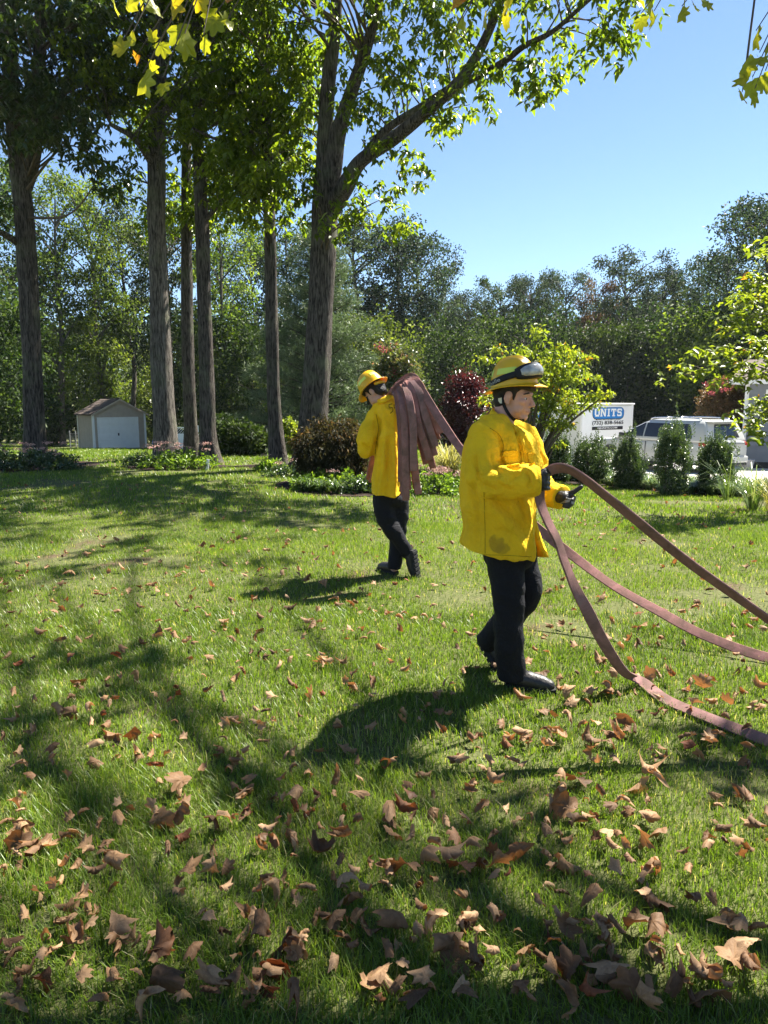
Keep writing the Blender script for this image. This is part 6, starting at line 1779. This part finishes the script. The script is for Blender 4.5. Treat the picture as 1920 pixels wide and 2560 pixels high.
# ================================================================ hose carrier
D2 = float(G(985, 1438)[1]); base2 = G(985, 1438)
P2 = empty('person', base2, 'firefighter walking away with hose folds over the shoulder, head bowed', 'person')
d = D2; q2 = pxm(D2)
H2 = basis((-.66, .40, -.64), (-.50, .30, .80), W(938, 980, d))
body = MB(); head_pieces(body, H2)
body.capsule([W(944, 990, d), W(958, 1004, d), W(968, 1030, d)], [.056, .060, .06]); body.capsule([W(972, 1045, d), W(972, 1120, d), W(972, 1215, d)], [.10, .11, .10]); body.capsule([W(955, 1040, d - .04), W(995, 1040, d + .04)], [.05, .05])
body.capsule([W(944, 1040, d - .02), W(914, 1118, d - .06), W(932, 1092, d + .26)], [.05, .045, .03]); body.capsule([W(1004, 1038, d + .06), W(1016, 1095, d + .2), W(990, 1020, d + .24)], [.05, .045, .03])
body.capsule([W(960, 1255, d - .02), W(974, 1310, d - .04), W(1020, 1382, d - .02)], [.08, .055, .04]); body.capsule([W(994, 1255, d + .04), W(997, 1320, d + .05), W(985, 1420, d + .02)], [.08, .055, .04])
bm2 = union_mesh(body, 'body', M_SKIN, .0062, 2, .5, tuple(base2)); link('body', bm2, P2); face_details(P2, H2); hair_mesh(P2, H2, tuple(base2))
hel2, _s2 = helmet(P2, H2 @ Matrix.Translation((-.004, 0, .050)) @ Matrix.Rotation(R(2), 4, 'Y'), base2)
bv2 = bvh_of(bm2, base2)
decal(bv2, 'chin_strap', M_STRAPB, hel2, line_grid([(917, 992), (920, 1002), (926, 1012), (932, 1018)], 5, 14), .008, .002)
s = MB(); s.capsule([(-.070, .066, .0), (-.102, .03, -.008), (-.102, -.03, -.008), (-.070, -.066, .0)], [.016] * 4); s.xform(H2 @ Matrix.Translation((-.012, 0, .03))).build('nape_pad', M_HELMET, hel2, True)
jk = MB()
jk.loft([tor_ring(*a) for a in ((958, 982, 992, d, .07), (951, 992, 999, d, .115), (945, 1002, 1008, d, .165), (939, 1010, 1024, d, .205), (938, 1013, 1042, d, .215), (939, 1013, 1080, d, .215), (937, 1010, 1140, d, .21), (932, 1007, 1200, d, .205), (927, 1008, 1236, d, .21))])
jk.capsule([W(960, 1006, d - .05), W(948, 1018, d - .03), W(942, 1038, d - .02)], [.06, .085, .095])
sleeve(jk, [W(946, 1030, d), W(931, 1060, d - .03), W(917, 1105, d - .05), W(917, 1121, d + .02), W(925, 1110, d + .14), W(932, 1092, d + .28)], [.095, .098, .088, .086, .075, .06], .5, seed=6)
sleeve(jk, [W(1000, 1026, d + .05), W(1010, 1060, d + .12), W(1014, 1090, d + .2), W(1002, 1055, d + .27), W(990, 1020, d + .27)], [.085, .085, .08, .07, .06], .5, seed=7)
jm2 = union_mesh(jk, 'jacket', M_JACKET2, .011, 2, .45, tuple(base2)); fold_cloth(jm2, .036, 25, 7)
sculpt(jm2, base2, [([(941, 1030), (945, 1065), (941, 1100), (938, 1142)], -.034, 3), ([(950, 1045), (951, 1070), (945, 1092)], -.020, 2.5), ([(935, 1050), (938, 1075)], -.014, 2.5), ([(962, 1100), (958, 1170), (948, 1240)], .016, 5), ([(972, 1080), (972, 1160), (968, 1243)], -.018, 5), ([(984, 1060), (988, 1150), (986, 1243)], .014, 5), ([(950, 1140), (944, 1200), (937, 1243)], -.016, 4), ([(905, 1105), (915, 1118), (930, 1122)], -.014, 3), ([(960, 1018), (975, 1030), (990, 1034)], .010, 5), ([(996, 1060), (999, 1150), (998, 1240)], -.016, 4)]); J2 = link('jacket', jm2, P2); bj2 = bvh_of(jm2, base2)
collar([W(944, 1010, d - .03), W(950, 1010, d - .11), W(966, 1004, d - .14), W(981, 997, d - .10), W(986, 994, d + .02), W(975, 996, d + .11), W(955, 1002, d + .11)], [W(938, 1000, d - .02), W(946, 998, d - .085), W(961, 991, d - .105), W(973, 985, d - .07), W(976, 983, d + .02), W(966, 988, d + .09), W(946, 994, d + .09)], M_JACKET2, J2)
for pts, nm in (([(981, 1010), (973, 1012), (974, 1020), (981, 1019), (982, 1027), (976, 1033)], 'marker_number'), ([(985, 1011), (986, 1020), (993, 1018)], 'marker_number'), ([(992, 1009), (992, 1026)], 'marker_number'), ([(940, 1035), (946, 1070), (941, 1105), (938, 1135)], 'armhole_seam')):
    g = line_grid(pts if len(pts) > 2 else [pts[0], ((pts[0][0] + pts[1][0]) / 2, (pts[0][1] + pts[1][1]) / 2), pts[1]], 1.7, 16); decal(bj2, nm, M_INK if 'marker' in nm else M_SEAM, J2, g, .003, .002)
tr = MB()
sleeve(tr, [W(962, 1212, d - .01), W(960, 1265, d - .03), W(968, 1300, d - .05), W(985, 1330, d - .05), W(1005, 1358, d - .04), W(1020, 1384, d - .02)], [.108, .104, .090, .080, .070, .066], .45, fold=.03, seed=8)
sleeve(tr, [W(992, 1212, d + .05), W(998, 1270, d + .06), W(998, 1310, d + .07), W(994, 1350, d + .06), W(989, 1390, d + .04), W(986, 1422, d + .03)], [.106, .098, .084, .076, .070, .066], .5, fold=.03, seed=9)
tr.ell(W(977, 1245, d + .01), (.145, .15, .10))
tm2 = union_mesh(tr, 'trousers', M_TROUSER, .013, 3, .5, tuple(base2)); fold_cloth(tm2, .013, 35, 8); link('trousers', tm2, P2)
z0 = float(gz(W(990, 1000, d)[0], d)) + .004
heel = W(992, 1437, d); heel[2] = z0; toe = heel + np.array((-.17, .20, 0))
boot(P2, heel, heel + unit(toe - heel) * .28, (0, 0, 1), W(988, 1405, d + .05))
ht, tt = W(1030, 1374, d - .06), W(1039, 1442, d - .05); tt[2] = float(gz(tt[0], tt[1])) + .015
boot(P2, ht + [.02, -.02, 0], ht + unit(tt - ht) * .285 + [.02, -.02, 0], (-.80, .60, .12), W(1017, 1378, d + .02))
glove(P2, [(W(935, 1086, d + .33), (.035, .035, .04))], [[W(938, y0, d + .34), W(945, y0 - 2, d + .36), W(950, y0, d + .34)] for y0 in (1080, 1085, 1090, 1095)], [W(936, 1080, d + .3), W(942, 1074, d + .31), W(948, 1073, d + .31)], ([W(932, 1094, d + .29), W(934, 1088, d + .32)], [.036, .034]))

# folded hose over the shoulder and the tail that trails across the lawn
HR = empty('fire_hose', base2, 'faded red fire hose folded over a shoulder, its tail trailing down behind the goggled firefighter', 'hose')
def wd_fold(bias):
    def f(s, T, view):
        im = unit(np.cross(T, view)); k = np.clip((s - .30) / .35, 0, 1); k = k * k * (3 - 2 * k)
        if im[0] < 0: im = -im
        return unit(view * (1 - k) * 1.0 + im * (k * .95 + .12) + view * bias * k)
    return f
FOLDS = [((1034, 946), (1066, 1010), (1101, 1084), -.02), ((1028, 948), (1062, 1035), (1089, 1117), -.05), ((1023, 950), (1057, 1045), (1087, 1139), -.03), ((1018, 953), (1050, 1055), (1083, 1171), .0),
         ((1013, 956), (1040, 1060), (1066, 1160), .04), ((1008, 960), (1033, 1065), (1034, 1178), -.10), ((1003, 963), (1026, 1070), (1027, 1170), -.05), ((999, 967), (1022, 1080), (1046, 1236), -.03),
         ((995, 972), (1012, 1085), (1015, 1251), -.08), ((991, 977), (1007, 1095), (1009, 1240), -.03), ((987, 982), (1004, 1100), (1004, 1205), .0), ((1000, 968), (1024, 1075), (1041, 1222), .02), ((1031, 947), (1070, 1030), (1094, 1100), .02), ((1016, 954), (1045, 1058), (1074, 1150), -.06), ((1005, 961), (1030, 1068), (1040, 1205), -.06), ((993, 974), (1009, 1090), (1020, 1225), -.06)]
for i, (tp, md, en, dy) in enumerate(FOLDS):
    y0 = d - .26 + dy
    pts = [W(962, 1060, d + .24), W(968, 1010 - i * 1.0, d + .18), W((tp[0] + 975) / 2 - 2, tp[1] + 14 - i * .5, d + .05), W(tp[0] - 8, tp[1] + 1, d - .08), W(tp[0] + 4, tp[1] + 4, d - .16), W((tp[0] + md[0]) / 2 + 4, (tp[1] + md[1]) / 2 - 8, y0 + .05), W(*md, y0), W((md[0] + en[0]) / 2, (md[1] + en[1]) / 2, y0 - .01), W(*en, y0)]
    hose_strip('hose_fold', pts, .066, .022, HR, tuple(base2), wd_fold(.25 * math.sin(i * 1.9)), 70, 20 + i, .10)
for i, (a, b) in enumerate((((944, 1105), (922, 1200)), ((946, 1105), (927, 1206)), ((949, 1105), (932, 1204)))):
    hose_strip('hose_fold', [W(a[0] + 14, 1030, d + .2), W(*a, d + .27 + .015 * i), W((a[0] + b[0]) / 2 - 2, (a[1] + b[1]) / 2, d + .28 + .015 * i), W(*b, d + .27 + .015 * i)], .074, .022, HR, tuple(base2), wd_fold(.9), 40, 50 + i)
tail = [W(975, 990, d + .12), W(1000, 958, d + .0), W(1030, 942, d - .10), W(1052, 970, d - .22), W(1100, 1048, d - .45), W(1162, 1136, d - .75), W(1250, 1236, d - 1.05), W(1350, 1325, d - 1.30), W(1430, 1388, d - 1.48), W(1530, 1462, d - 1.70), W(1650, 1530, d - 1.92), W(1760, 1588, d - 2.08), W(1920, 1664, d - 2.30), W(2100, 1748, d - 2.45), W(2300, 1840, d - 2.55)]
tail += [tail[-1] + np.array((1.2, -.2, -2)), tail[-1] + np.array((3.2, .1, -2))]
tail = [np.array((p[0], p[1], max(p[2], float(gz(p[0], p[1])) + .035))) for p in tail]
def wd_tail(s, T, view):
    w = unit(np.cross(T, view)); flat = unit(np.cross(T, (0, 0, 1.)))
    if np.dot(flat, w) < 0: flat = -flat
    k = max(0, min(1, (s - .35) / .2)); a = R(32) * k
    return unit(w * math.cos(a) + view * math.sin(a))
hose_strip('hose_tail', tail, .070, .013, HR, tuple(base2), wd_tail, 300, 9, .14)

# ---------------------------------------------------------------- air between the lawn and the far wood
hz = MB(); hz.box((0, 42, 11.5), (130, 72, 18.5))
n = N('haze_air'); v = n.new('ShaderNodeVolumePrincipled')
v.inputs['Color'].default_value = (.80, .88, 1.0, 1); v.inputs['Density'].default_value = .00015; v.inputs['Anisotropy'].default_value = .2
n.l(v.outputs[0], n.out.inputs['Volume'])
tag(hz.build('haze', n.mat), 'thin bluish air over the whole lawn and wood', 'haze', kind='stuff')
